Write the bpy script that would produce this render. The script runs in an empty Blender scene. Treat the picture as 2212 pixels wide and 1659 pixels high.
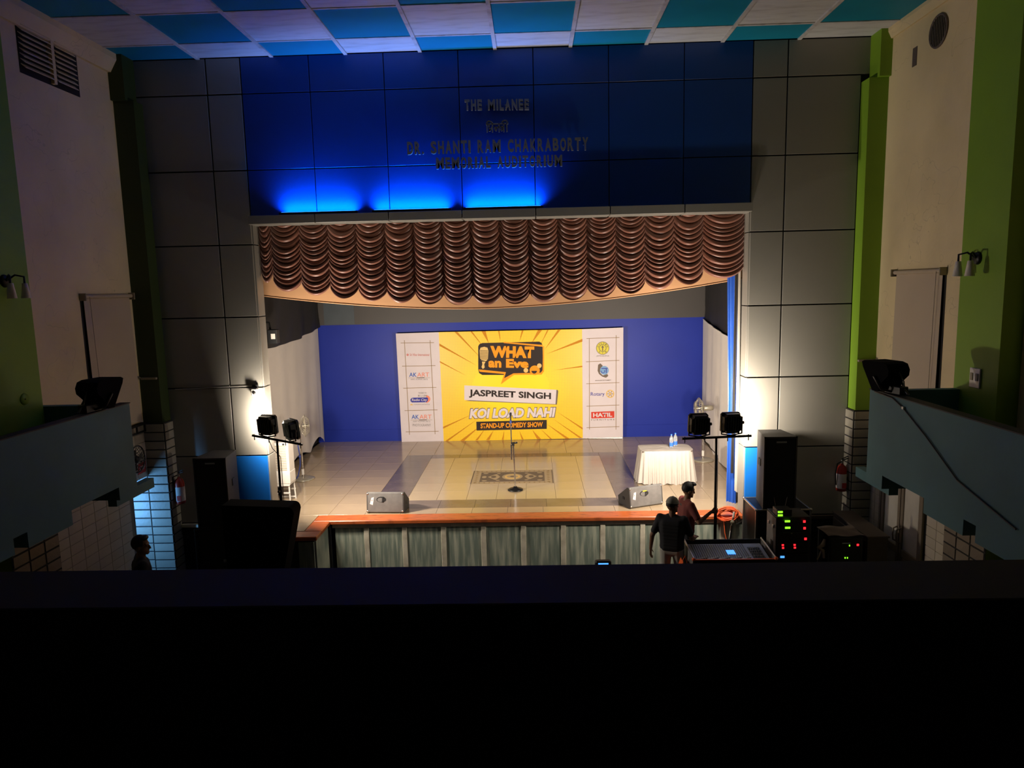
import bpy, bmesh, math, random
from mathutils import Vector, Matrix, Euler
random.seed(7)
sc = bpy.context.scene
COL = sc.collection
R = math.radians

# ------------------------------------------------------------------ camera, world, exposure
CAM = Vector((0.0, -11.89, 4.992)); FPX = 1528.15
CR = Vector((0.99939326, 0.02603011, -0.02314196))
CU = Vector((0.01939874, 0.13584569, 0.99054007))
CF = Vector((-0.0289276, 0.990388, -0.13525831))
cd = bpy.data.cameras.new('camera'); cam = bpy.data.objects.new('camera', cd); COL.objects.link(cam)
m = Matrix.Identity(4)
for i in range(3):
    m[i][0] = CR[i]; m[i][1] = CU[i]; m[i][2] = -CF[i]; m[i][3] = CAM[i]
cam.matrix_world = m
cd.sensor_fit = 'HORIZONTAL'; cd.sensor_width = 36; cd.lens = FPX/2212*36; cd.clip_end = 100
sc.camera = cam
w = bpy.data.worlds.new('hall_dark'); sc.world = w; w.use_nodes = True
w.node_tree.nodes['Background'].inputs[0].default_value = (0.02, 0.025, 0.035, 1)
w.node_tree.nodes['Background'].inputs[1].default_value = 0.02
sc.view_settings.view_transform = 'Standard'; sc.view_settings.look = 'None'
sc.view_settings.gamma = 1; sc.view_settings.use_curve_mapping = False
sc.view_settings.exposure = 0.3
PAR_W = 130.0; CORE = 1.6; BLUE_W = 33.0; CORR_W = 20.0; WARM = (1.0, 0.87, 0.72); LEDBLUE = (0.0, 0.20, 1.0)

def P(u, v, ax, val):          # a photo pixel and the plane it lies on -> a point of the place
    d = CR*((u-1106)/FPX) - CU*((v-829.5)/FPX) + CF
    return CAM + d*((val-CAM[ax])/d[ax])

# ------------------------------------------------------------------ helpers
class MB:
    def __init__(s): s.v = []; s.f = []; s.s = []
    def add(s, vs, fs, smooth=False):
        n = len(s.v); s.v += [tuple(p) for p in vs]
        for f in fs: s.f.append(tuple(i+n for i in f)); s.s.append(smooth)
        return s
    def box(s, x0, x1, y0, y1, z0, z1):
        return s.add([(x0,y0,z0),(x1,y0,z0),(x1,y1,z0),(x0,y1,z0),(x0,y0,z1),(x1,y0,z1),(x1,y1,z1),(x0,y1,z1)],
                     [(0,3,2,1),(4,5,6,7),(0,1,5,4),(1,2,6,5),(2,3,7,6),(3,0,4,7)])
    def cbox(s, x0, x1, y0, y1, z0, z1, c=.01):
        bm = bmesh.new(); bmesh.ops.create_cube(bm, size=1)
        for v in bm.verts: v.co = Vector((x0+(v.co.x+.5)*(x1-x0), y0+(v.co.y+.5)*(y1-y0), z0+(v.co.z+.5)*(z1-z0)))
        bmesh.ops.bevel(bm, geom=bm.edges[:], offset=c, segments=1, affect='EDGES'); return s.bm(bm)
    def bm(s, bm, smooth=False):
        bm.verts.index_update()
        s.add([v.co for v in bm.verts], [[v.index for v in f.verts] for f in bm.faces], smooth); bm.free(); return s
    def tube(s, pts, r, n=8, cap=True, closed=False):
        pts = [Vector(p) for p in pts]; N = len(pts); rs = r if isinstance(r, (list, tuple)) else [r]*N
        vs = []; fs = []; prev = None
        for i, p in enumerate(pts):
            if closed: t = pts[(i+1) % N]-pts[i-1]
            else: t = pts[min(i+1, N-1)]-pts[max(i-1, 0)]
            t.normalize()
            if prev is None: a = Vector((0,0,1)) if abs(t.z) < .9 else Vector((1,0,0)); u = t.cross(a).normalized()
            else: u = (prev-t*prev.dot(t)).normalized()
            prev = u; w_ = t.cross(u)
            for k in range(n):
                a = 2*math.pi*k/n; vs.append(p+(u*math.cos(a)+w_*math.sin(a))*rs[i])
        for i in range(N if closed else N-1):
            j = (i+1) % N
            for k in range(n): fs.append((i*n+k, i*n+(k+1) % n, j*n+(k+1) % n, j*n+k))
        s.add(vs, fs, True)
        if cap and not closed: s.add(vs[:n], [tuple(range(n))[::-1]]); s.add(vs[-n:], [tuple(range(n))])
        return s
    def lathe(s, prof, n=20, c=(0,0,0), axis='z', smooth=True):
        vs = []; fs = []; m_ = len(prof)
        for k in range(n):
            a = 2*math.pi*k/n
            for r, h in prof:
                p = (r*math.cos(a), r*math.sin(a), h)
                if axis == 'x': p = (h, p[0], p[1])
                if axis == 'y': p = (p[0], h, p[1])
                vs.append((p[0]+c[0], p[1]+c[1], p[2]+c[2]))
        for k in range(n):
            for i in range(m_-1): fs.append((k*m_+i, ((k+1) % n)*m_+i, ((k+1) % n)*m_+i+1, k*m_+i+1))
        return s.add(vs, fs, smooth)
    def ring(s, c, rad, r, axis='z', n=24, k=6, sx=1, sy=1):
        pts = []
        for i in range(n):
            a = 2*math.pi*i/n; q = (rad*sx*math.cos(a), rad*sy*math.sin(a))
            pts.append(Vector(c)+Vector({'z': (q[0], q[1], 0), 'y': (q[0], 0, q[1]), 'x': (0, q[0], q[1])}[axis]))
        return s.tube(pts, r, k, closed=True)
    def prism(s, poly, a0, a1, axis='x'):     # 2-D outline pushed along an axis
        n = len(poly); mk = {'x': lambda a, p: (a, p[0], p[1]), 'y': lambda a, p: (p[0], a, p[1]), 'z': lambda a, p: (p[0], p[1], a)}[axis]
        vs = [mk(a0, p) for p in poly]+[mk(a1, p) for p in poly]
        fs = [tuple(range(n)), tuple(range(2*n-1, n-1, -1))]+[(i, i+n, (i+1) % n+n, (i+1) % n) for i in range(n)]
        return s.add(vs, fs)
    def ell(s, c, r, n=12, m_=8):
        prof = [(math.sin(math.pi*i/m_), -math.cos(math.pi*i/m_)) for i in range(m_+1)]; b = MB().lathe(prof, n)
        return s.add([(c[0]+p[0]*r[0], c[1]+p[1]*r[1], c[2]+p[2]*r[2]) for p in b.v], b.f, True)
    def grid(s, fn, nu, nv, smooth=True):
        vs = [fn(i/nu, j/nv) for j in range(nv+1) for i in range(nu+1)]
        fs = [(j*(nu+1)+i, j*(nu+1)+i+1, (j+1)*(nu+1)+i+1, (j+1)*(nu+1)+i) for j in range(nv) for i in range(nu)]
        return s.add(vs, fs, smooth)
    def mesh(s, name='mesh'):
        me = bpy.data.meshes.new(name); me.from_pydata(s.v, [], s.f)
        me.polygons.foreach_set('use_smooth', s.s); me.validate(); me.update()
        bm = bmesh.new(); bm.from_mesh(me); bmesh.ops.recalc_face_normals(bm, faces=bm.faces); bm.to_mesh(me); bm.free()
        return me

def link(name, data, mat=None, parent=None, loc=None, rot=None):
    if isinstance(data, MB): data = data.mesh(name)
    o = bpy.data.objects.new(name, data); COL.objects.link(o)
    if mat is not None and not data.materials: data.materials.append(mat)
    if parent is not None: o.parent = parent
    if loc is not None: o.location = loc
    if rot is not None: o.rotation_euler = rot
    return o
def part(name, mb, mat, root, world=False):
    if world:
        L = root.location if root.parent is None else root.location+root.parent.location
        mb.v = [(p[0]-L[0], p[1]-L[1], p[2]-L[2]) for p in mb.v]
    return link(name, mb, mat, root)
def tag(o, label, cat, group=None):
    o['label'] = label; o['category'] = cat
    if group: o['group'] = group
    return o
def thing(name, label, cat, loc=(0,0,0), rz=0, group=None, rot=None):
    o = bpy.data.objects.new(name, None); COL.objects.link(o); o.empty_display_size = .1
    o.location = loc; o.rotation_euler = rot if rot else (0,0,rz); return tag(o, label, cat, group)
def struct(name, mb, mat, label=None):
    o = link(name, mb, mat); o['kind'] = 'structure'
    if label: o['label'] = label
    return o
def copy_tree(o, parent=None):
    c = o.copy(); COL.objects.link(c); c.parent = parent
    for ch in list(o.children): copy_tree(ch, c)
    return c

# ------------------------------------------------------------------ materials
def mat(name, c, rough=.6, metal=0, c2=None, ns=4.0, amt=.5, bump=0, bs=40, spec=.5, vary=0, emit=None, es=0, stretch=(1,1,1), sheen=0, coat=0, trans=0, alpha=1, thr=None, crack=0):
    M = bpy.data.materials.new(name); M.use_nodes = True; nt = M.node_tree; B = nt.nodes['Principled BSDF']
    B.inputs['Roughness'].default_value = rough; B.inputs['Metallic'].default_value = metal
    B.inputs['Specular IOR Level'].default_value = spec
    if sheen: B.inputs['Sheen Weight'].default_value = sheen
    if coat: B.inputs['Coat Weight'].default_value = coat
    if trans: B.inputs['Transmission Weight'].default_value = trans
    if alpha < 1: B.inputs['Alpha'].default_value = alpha
    c = tuple(c)+(1,); c2 = tuple(c2)+(1,) if c2 else tuple(x*.72 for x in c[:3])+(1,)
    tc = nt.nodes.new('ShaderNodeTexCoord'); mp = nt.nodes.new('ShaderNodeMapping'); mp.inputs['Scale'].default_value = stretch
    nt.links.new(tc.outputs['Object'], mp.inputs[0])
    nz = nt.nodes.new('ShaderNodeTexNoise'); nz.inputs['Scale'].default_value = ns; nz.inputs['Detail'].default_value = 6
    nt.links.new(mp.outputs[0], nz.inputs['Vector'])
    rp = nt.nodes.new('ShaderNodeValToRGB'); lo, hi = thr or (.38, .72)
    rp.color_ramp.elements[0].position = lo; rp.color_ramp.elements[1].position = hi
    rp.color_ramp.elements[0].color = (0,0,0,1); rp.color_ramp.elements[1].color = (amt,amt,amt,1)
    nt.links.new(nz.outputs[0], rp.inputs[0])
    mx = nt.nodes.new('ShaderNodeMix'); mx.data_type = 'RGBA'; mx.inputs[6].default_value = c; mx.inputs[7].default_value = c2
    nt.links.new(rp.outputs[0], mx.inputs[0]); out = mx.outputs[2]
    if crack:
        n3 = nt.nodes.new('ShaderNodeTexNoise'); n3.inputs['Scale'].default_value = 1.3; n3.inputs['Detail'].default_value = 3; nt.links.new(mp.outputs[0], n3.inputs['Vector'])
        n4 = nt.nodes.new('ShaderNodeTexNoise'); n4.inputs['Scale'].default_value = .8; nt.links.new(tc.outputs['Generated'], n4.inputs['Vector'])
        def mm(op, a, v):
            q = nt.nodes.new('ShaderNodeMath'); q.operation = op; nt.links.new(a, q.inputs[0])
            if isinstance(v, float): q.inputs[1].default_value = v
            else: nt.links.new(v, q.inputs[1])
            return q.outputs[0]
        q_ = mm('LESS_THAN', mm('ABSOLUTE', mm('SUBTRACT', n3.outputs[0], .42), 0.0), .0022); q_ = mm('MULTIPLY', q_, crack)
        m4 = nt.nodes.new('ShaderNodeMix'); m4.data_type = 'RGBA'; nt.links.new(q_, m4.inputs[0]); nt.links.new(out, m4.inputs[6]); m4.inputs[7].default_value = (c2[0]*.25, c2[1]*.25, c2[2]*.25, 1); out = m4.outputs[2]
    if vary:
        oi = nt.nodes.new('ShaderNodeObjectInfo'); hs = nt.nodes.new('ShaderNodeHueSaturation'); mr = nt.nodes.new('ShaderNodeMapRange')
        mr.inputs[3].default_value = 1-vary; mr.inputs[4].default_value = 1+vary
        nt.links.new(oi.outputs['Random'], mr.inputs[0]); nt.links.new(mr.outputs[0], hs.inputs['Value']); nt.links.new(out, hs.inputs['Color']); out = hs.outputs[0]
    nt.links.new(out, B.inputs['Base Color'])
    if bump:
        n2 = nt.nodes.new('ShaderNodeTexNoise'); n2.inputs['Scale'].default_value = bs; n2.inputs['Detail'].default_value = 4
        nt.links.new(mp.outputs[0], n2.inputs['Vector']); b = nt.nodes.new('ShaderNodeBump'); b.inputs['Strength'].default_value = bump; b.inputs['Distance'].default_value = .02
        nt.links.new(n2.outputs[0], b.inputs['Height']); nt.links.new(b.outputs[0], B.inputs['Normal'])
    if emit: B.inputs['Emission Color'].default_value = tuple(emit)+(1,); B.inputs['Emission Strength'].default_value = es
    return M
M = dict(
 grey=mat('grey_panel', (.30,.285,.25), .42, c2=(.25,.24,.21), ns=.7, bump=.02, vary=.03),
 blueP=mat('blue_panel', (.006,.062,.30), .38, c2=(.005,.05,.25), ns=.8, vary=.02),
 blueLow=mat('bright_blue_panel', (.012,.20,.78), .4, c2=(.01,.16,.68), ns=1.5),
 gap=mat('joint_black', (.008,.008,.008), .8),
 white=mat('cream_plaster', (.85,.69,.40), .85, c2=(.62,.50,.29), ns=.9, amt=.6, bump=.15, bs=14, crack=.2),
 green=mat('green_paint', (.22,.40,.02), .6, c2=(.17,.31,.015), ns=1.2, bump=.1, bs=10),
 greenShade=mat('shaded_green_paint', (.035,.06,.01), .6, c2=(.025,.045,.008), ns=1.2),  # darker copy of the green: left corner pilaster's shade painted into its colour
 teal=mat('teal_paint', (.075,.19,.21), .75, c2=(.05,.125,.14), ns=.8, amt=.8, bump=.12, bs=8),
 ceilW=mat('ceiling_white', (.66,.66,.66), .7, c2=(.36,.34,.31), ns=3, amt=.6, stretch=(.6,3,1), thr=(.45,.75), vary=.05, bump=.05),
 ceilB=mat('ceiling_blue', (.0,.26,.40), .6, c2=(0,.21,.34), ns=2, vary=.05),
 batten=mat('ceiling_batten', (.62,.6,.58), .7, c2=(.2,.18,.16), ns=6, amt=.7, thr=(.5,.8)),
 floor=mat('hall_floor', (.06,.06,.065), .5), dark=mat('dark_paint', (.022,.022,.026), .7),
 stage=mat('stage_tile', (.41,.31,.20), .17, c2=(.34,.255,.165), ns=1.6, amt=.5, vary=.035, bump=.02, bs=20, spec=.7),
 stageD=mat('stage_tile_brown', (.12,.09,.075), .2, c2=(.17,.13,.11), ns=2.2, amt=.7, vary=.08, spec=.7),
 stageC=mat('stage_tile_cream', (.46,.355,.225), .16, c2=(.40,.31,.2), ns=1.4, amt=.5, vary=.025, spec=.7),
 red=mat('red_edging', (.55,.13,.035), .35, c2=(.20,.05,.02), ns=5, amt=.8, thr=(.52,.7), stretch=(1,3,1)),
 slab=mat('green_slate', (.24,.30,.25), .5, c2=(.66,.68,.54), ns=3.2, amt=.85, stretch=(5,1,.45), thr=(.42,.7), bump=.1, bs=12, vary=.1),
 stile=mat('cream_stile', (.84,.78,.63), .6, c2=(.33,.29,.2), ns=5, amt=.6),
 bwall=mat('stage_blue_wall', (.013,.031,.32), .45, c2=(.010,.024,.26), ns=1.1, bump=.03, bs=5, spec=.2),
 gwall=mat('stage_grey_wall', (.055,.047,.042), .55, c2=(.04,.036,.034), ns=1.0), patch=mat('slate_patch', (.055,.07,.082), .55),
 cloth=mat('white_cloth', (.60,.54,.48), .85, c2=(.5,.45,.40), ns=2, sheen=.2), bcloth=mat('black_cloth', (.016,.014,.013), .7),
 satin=mat('brown_satin', (.24,.085,.05), .4, c2=(.18,.06,.035), ns=3, spec=.6, sheen=.35),
 beige=mat('tan_border_cloth', (.50,.27,.13), .7, c2=(.42,.22,.10), ns=2, stretch=(.3,1,4)),
 bsatin=mat('blue_satin', (.02,.09,.45), .4, spec=.6), gsatin=mat('grey_satin', (.42,.39,.33), .4),
 linen=mat('ivory_tablecloth', (.48,.43,.385), .75, c2=(.42,.37,.33), ns=6, bump=.08, bs=60),
 black=mat('black_plastic', (.012,.012,.013), .5), blackM=mat('black_metal', (.015,.015,.015), .4, metal=.3), grille=mat('black_grille', (.006,.006,.007), .8, bump=.4, bs=300),
 carpet=mat('grey_box_covering', (.13,.125,.12), .55, c2=(.20,.19,.18), ns=9, amt=.5, bump=.1, bs=120),
 carpetD=mat('dark_box_covering', (.05,.047,.045), .7), chrome=mat('chrome', (.75,.73,.7), .18, metal=1), alu=mat('aluminium', (.6,.58,.55), .35, metal=1),
 wplastic=mat('white_plastic', (.72,.68,.62), .4), grill=mat('tan_grille', (.38,.30,.2), .6), redP=mat('extinguisher_red', (.42,.03,.015), .35), paper=mat('paper_white', (.75,.72,.68), .7),
 redS=mat('red_sign', (.6,.03,.015), .5), orange=mat('orange_plastic', (.85,.13,.02), .45), orangeC=mat('orange_cable', (.9,.14,.04), .5), wood=mat('brown_board', (.10,.075,.055), .6, ns=3, stretch=(1,1,6)),
 tileW=mat('white_wall_tile', (.60,.53,.43), .3, c2=(.52,.45,.36), ns=3, vary=.04), grout=mat('tile_grout', (.30,.26,.20), .9), tileB=mat('brown_wall_tile', (.27,.22,.17), .35, c2=(.2,.165,.13), ns=6, vary=.1, bump=.15, bs=20),
 tileG=mat('grey_wall_tile', (.40,.37,.30), .35, c2=(.3,.28,.23), ns=6, vary=.08, bump=.15, bs=20), groutD=mat('dark_grout', (.03,.028,.025), .9),
 frame=mat('bronze_frame', (.24,.19,.14), .45), frost=mat('frosted_glass', (.66,.61,.52), .35), blind=mat('cream_blind', (.56,.45,.33), .85, c2=(.5,.4,.29), ns=1.2),
 metalL=mat('letter_grey', (.20,.195,.19), .45), navy=mat('navy_curtain', (.012,.014,.05), .8),
 skin=mat('skin', (.22,.11,.06), .55), hair=mat('hair', (.008,.007,.006), .6), shirtB=mat('black_shirt', (.012,.012,.016), .85), shirtR=mat('maroon_shirt', (.17,.035,.03), .85), pants=mat('light_trousers', (.42,.41,.37), .85), pantsD=mat('dark_trousers', (.02,.02,.026), .85), capM=mat('grey_cap', (.30,.30,.26), .8),
 void=mat('matt_black', (.004,.004,.0045), .9, spec=.08),
 leather=mat('shoe', (.02,.018,.016), .5), console=mat('console_blue_grey', (.28,.33,.46), .5), fader=mat('fader_black', (.01,.01,.012), .5), knobs=mat('knob_grey', (.4,.42,.45), .5),
 ledG=mat('led_green', (.1,.5,.05), emit=(.25,1,.02), es=1.6), ledR=mat('led_red', (.5,.02,.02), emit=(1,.02,.03), es=1.4), ledB=mat('led_blue', (.1,.3,.8), emit=(.08,.35,1), es=1.2), lens=mat('lamp_lens', (.9,.8,.6), .3, emit=(1,.8,.55), es=6), lensB=mat('blue_lamp_lens', (.1,.3,1), .3, emit=(.02,.2,1), es=6),
 lensC=mat('cool_tube', (.7,.85,1), .3, emit=(.25,.6,1), es=4), bottle=mat('clear_plastic', (.85,.9,.95), .08, trans=.8, spec=.6), label=mat('blue_bottle_label', (.03,.15,.6), .5), capW=mat('blue_bottle_cap', (.05,.2,.7), .4), yellowT=mat('yellow_tape', (.8,.6,.03), .5), bluecord=mat('blue_rope', (.03,.06,.3), .7), sack=mat('brown_cloth_cover', (.17,.13,.10), .9), grime=mat('vent_soot', (.02,.018,.015), .9),
 tape=mat('brown_tape', (.12,.09,.08), .6), conduit=mat('cream_conduit', (.35,.3,.2), .6), ring=mat('grey_fan_metal', (.42,.38,.30), .35, metal=.5), seatM=mat('seat_vinyl', (.02,.015,.02), .6))
def flat(name, c, rough=.6): return mat(name, c, rough, amt=.15, spec=.2)
PR = dict(white=flat('print_white', (.68,.60,.62)), black=flat('print_black', (.03,.02,.018)), orange=flat('print_orange', (.85,.30,.012)), dkorange=flat('print_ray', (.55,.22,.008)), amber=flat('print_amber', (.80,.34,.03)), line=flat('print_brown_line', (.30,.20,.09)), blue=flat('print_blue', (.03,.11,.45)), navy=flat('print_navy', (.05,.05,.32)), red=flat('print_red', (.62,.05,.03)), grey=flat('print_grey', (.28,.25,.25)), pink=flat('print_pink', (.62,.24,.22)), coral=flat('print_coral', (.80,.25,.16)), lemon=flat('print_lemon', (.68,.58,.07)), gold=flat('print_gold', (.72,.48,.17)), sky=flat('print_sky', (.20,.36,.60)), brown=flat('print_brown', (.16,.12,.09)), tan=flat('print_tan', (.44,.33,.20)))

# ------------------------------------------------------------------ lettering
def text_data(body, weight=0, shear=0, extrude=0):
    c = bpy.data.curves.new('lettering', 'FONT'); c.body = body; c.offset = weight; c.shear = shear; c.extrude = extrude; c.resolution_u = 3
    o = bpy.data.objects.new('lettering', c); me = bpy.data.meshes.new_from_object(o)
    bpy.data.objects.remove(o); bpy.data.curves.remove(c); return me
def fit_text(name, body, corners, mat_, parent, weight=0, shear=0, depth=0.0, normal=(0,-1,0)):
    """corners: lower-left, lower-right, upper-left points in the parent's space"""
    me = text_data(body, weight, shear, .05 if depth else 0)
    if not me.vertices: return None
    xs = [v.co.x for v in me.vertices]; ys = [v.co.y for v in me.vertices]; x0, x1, y0, y1 = min(xs), max(xs), min(ys), max(ys)
    a, b, c = [Vector(q) for q in corners]; ex = b-a; ey = c-a; n = Vector(normal)
    for v in me.vertices:
        v.co = a+ex*((v.co.x-x0)/max(x1-x0, 1e-6))+ey*((v.co.y-y0)/max(y1-y0, 1e-6))+n*(v.co.z/.05*depth*.5 if depth else 0)
    me.name = name
    return link(name, me, mat_, parent)

# ================================================================== STRUCTURE
ZS = 1.0; ZC = 8.77; XL = -6.6; XR = 5.6; OX0, OX1 = -4.62, 3.597
struct('floor', MB().box(-7.6, XR, -14.2, 0.0, -.1, 0), M['floor'])
# ceiling: backing slab, checkerboard panels, battens
ceil = struct('ceiling', MB().box(XL-.2, XR+.2, -14.2, .3, ZC+.03, ZC+.15), M['dark'])
gx = [XL, -5.295]+[-.495+1.2*n for n in range(-3, 5)]+[XR]; gy = [0, -.68]+[-.68-1.17*n for n in range(1, 12)]
tile_cache = {}
def tile_mesh(key, dx, dy, dz, ch, mt):
    k = (key, round(dx, 3), round(dy, 3), round(dz, 3))
    if k not in tile_cache:
        me = MB().cbox(-dx/2, dx/2, -dy/2, dy/2, -dz/2, dz/2, ch).mesh(key); me.materials.append(mt); tile_cache[k] = me
    return tile_cache[k]
for i in range(len(gx)-1):
    for j in range(len(gy)-1):
        x0, x1, y1, y0 = gx[i], gx[i+1], gy[j], gy[j+1]; wh = (i+j) % 2 == 1
        me = tile_mesh('ceiling_panel_w' if wh else 'ceiling_panel_b', x1-x0-.03, y1-y0-.03, .03, .004, M['ceilW'] if wh else M['ceilB'])
        link('panel', me, None, ceil, ((x0+x1)/2, (y0+y1)/2, ZC+.015+random.uniform(-.004, .004)))
for x in gx[1:-1]: link('batten', MB().box(x-.028, x+.028, -13.5, 0, ZC-.022, ZC+.012), M['batten'], ceil)
for y in gy[1:-1]: link('batten', MB().box(XL, XR, y-.02, y+.02, ZC-.012, ZC+.012), M['batten'], ceil)

# front wall with the stage opening
wf = MB().box(XL, OX0-.012, .03, .3, 0, ZC+.05).box(OX1+.012, XR, .03, .3, 0, ZC+.05).box(OX0, OX1, .03, .3, 6.2, ZC+.05)
wallf = struct('wall_front', wf, M['gap'])
ks = [ZS+1.2*k for k in range(0, 7)]+[ZC]
def panel(x0, x1, z0, z1, mt, y0=0, y1=.035, g=.011, nm='panel'):
    return link(nm, MB().cbox(x0+g, x1-g, y0, y1, z0+g, z1-g, .004), mt, wallf)
for k in range(7):
    z0, z1 = ks[k], ks[k+1]
    for x0, x1, lo in ((-6.4, -5.187, 0), (-5.187, OX0, 1), (OX1, 4.143, 1), (4.143, 5.3 if k < 6 else 5.46, 0)):
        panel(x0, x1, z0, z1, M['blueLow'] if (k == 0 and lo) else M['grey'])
bx = [OX0, -3.506, -2.294, -1.092, .107, 1.31, 2.51, OX1]
for i in range(7):
    for z0, z1 in ((6.26, 7.0), (7.0, 8.2), (8.2, ZC)): panel(bx[i], bx[i+1], z0, z1, M['blueP'], g=.007)
for k in range(5):      # lining of the opening
    z0, z1 = ks[k], min(ks[k+1], 6.13)
    for x0, x1 in ((OX0-.02, OX0+.012), (OX1-.012, OX1+.02)): link('jamb_lining', MB().cbox(x0, x1, .037, .32, z0+.008, z1-.008, .004), M['grey'], wallf)
link('wall_base', MB().box(XL, -3.6, .0, .03, 0, .93), M['dark'], wallf); link('wall_base', MB().box(OX1, XR, .0, .03, 0, .93), M['dark'], wallf)
link('ledge', MB().box(-6.22, -4.95, -.06, .03, .94, .99), M['stile'], wallf); link('ledge', MB().box(3.95, 5.26, -.05, .03, .94, .99), M['wood'], wallf)
lint = struct('trim_1', MB().box(OX0+.02, OX1-.02, -.10, .3, 6.14, 6.2), M['gap'], 'grey band above the stage opening')
for i in range(7): link('panel', MB().cbox(bx[i]+.008, bx[i+1]-.008, -.15, .32, 6.115, 6.255, .006), M['grey'], lint)

# side walls
def wall_tiles(root, x, ys, zs, face, mt, th=.012, g=.008, skip=None):
    for y0, y1 in zip(ys[:-1], ys[1:]):
        for z0, z1 in zip(zs[:-1], zs[1:]):
            if skip and skip((y0+y1)/2, (z0+z1)/2): continue
            me = tile_mesh('side_tile'+mt.name, th, abs(y1-y0)-g, z1-z0-g, .003, mt)
            link('tile', me, None, root, (x+face*th/2, (y0+y1)/2, (z0+z1)/2))
def front_tiles(root, y, xs, zs, mt, th=.012, g=.02):
    for x0, x1 in zip(xs[:-1], xs[1:]):
        for z0, z1 in zip(zs[:-1], zs[1:]):
            me = tile_mesh('front_tile'+mt.name, abs(x1-x0)-g, th, z1-z0-g, .003, mt)
            link('tile', me, None, root, ((x0+x1)/2, y-th/2, (z0+z1)/2))
def rng(a, b, n): return [a+(b-a)*i/n for i in range(n+1)]
# left wall has a doorway to a side passage close to the stage (y -.79 .. -.3)
wl = struct('wall_left', MB().box(XL-.2, XL, -14.2, -.79, 0, ZC+.05).box(XL-.2, XL, -.79, .3, 1.98, ZC+.05), M['white'])
wr = struct('wall_right', MB().box(XR, XR+.2, -14.2, .3, 0, ZC+.05), M['white'])
zt = rng(0, 2.85, 19)
link('tile_bed', MB().box(XL, XL+.006, -2.75, -.79, 0, 2.85).box(XL, XL+.006, -.79, -.3, 1.98, 2.85), M['grout'], wl)
wall_tiles(wl, XL+.004, rng(-2.75, -.30, 8), zt, 1, M['tileW'], skip=lambda y, z: y > -.82 and z < 1.98)
link('tile_bed', MB().box(XR-.006, XR, -.66, -.30, 0, 2.85).box(XR-.006, XR, -2.75, -.66, 2.2, 2.85).box(XR-.006, XR, -2.75, -2.0, 0, 2.2), M['grout'], wr)
wall_tiles(wr, XR-.004, [-2.75, -2.5, -2.25, -2.0, -1.66, -1.33, -1.0, -.66, -.48, -.30], zt, -1, M['tileW'], skip=lambda y, z: -2.0 < y < -.66 and z < 2.2)
pas = struct('wall_passage', MB().box(-7.6, XL, -.29, -.2, 0, 1.97).box(-7.6, XL-.2, -.29, -.2, 1.97, 2.4).box(-7.7, -7.6, -2.6, -.2, 0, 2.4).box(-7.6, XL-.2, -2.6, -.3, 2.3, 2.4), M['dark'])
front_tiles(pas, -.29, [-7.2, -6.9, -6.6], rng(0, 2.25, 15), M['tileG'])
# corner pilasters, tiled low, green above
def pilaster(n, x0, x1, xin, face, label, pm):
    r = struct(n, MB().box(min(x0, x1), max(x0, x1), -.3, 0, 0, 2.86), M['groutD'], label)
    zz = rng(.0, 2.85, 16); zz2 = rng(.0, 2.85, 19)
    front_tiles(r, -.3, [min(x0, x1), max(x0, x1)], zz2, M['tileG'])
    for a, b in zip(zz2[:-1], zz2[1:]):
        me = tile_mesh('ptile', .012, .28, b-a-.02, .003, M['tileG']); link('tile', me, None, r, (x1+face*.006, -.15, (a+b)/2))
    s_ = .03*face
    link('shaft', MB().box(min(x0, x1-s_), max(x0, x1-s_), -.27, 0, 2.86, 8.08), pm, r)
    link('head', MB().box(min(x0, xin), max(x0, xin), -.34, 0, 8.08, ZC), pm, r); return r
pilaster('trim_2', XL, -6.24, -6.36, 1, 'left corner pilaster of green paint, shade painted in, over tiles', M['greenShade'])
pilaster('trim_3', XR, 5.27, 5.42, -1, 'right corner pilaster of green paint over tiles', M['green'])
# mid-wall pilasters
def midpil(n, xw, xi, y0, y1, f, label):
    r = struct(n, MB().box(min(xw, xi), max(xw, xi), y1, y0, 0, ZC), M['green'], label)
    link('tile_bed', MB().box(min(xi, xi+f*.006), max(xi, xi+f*.006), y1, y0, 0, 2.2), M['groutD'], r)
    for a, b in zip(rng(y1, y0, 3)[:-1], rng(y1, y0, 3)[1:]):
        for c, d in zip(rng(0, 2.2, 14)[:-1], rng(0, 2.2, 14)[1:]):
            link('tile', tile_mesh('mtile', .014, b-a-.025, d-c-.025, .003, M['tileB']), None, r, (xi+f*.009, (a+b)/2, (c+d)/2))
    return r
midpil('trim_4', XL, -6.35, -3.0, -3.85, 1, 'wide green pilaster half way along the left wall')
midpil('trim_5', XR, 5.35, -2.84, -3.68, -1, 'wide green pilaster half way along the right wall')
struct('trim_6', MB().prism([(XL, 8.5), (XL+.05, 8.5), (XL+.16, 8.68), (XL+.16, ZC), (XL, ZC)], -13.5, -.34, 'y'), M['white'], 'plaster cornice along the left wall')
struct('trim_7', MB().prism([(XR, 8.62), (XR-.03, 8.62), (XR-.08, 8.72), (XR-.08, ZC), (XR, ZC)], -13.5, -.34, 'y'), M['white'], 'plaster cornice along the right wall')
struct('wall_back', MB().box(XL-.2, XR+.2, -14.4, -14.2, 0, ZC+.05), M['dark'])

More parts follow.
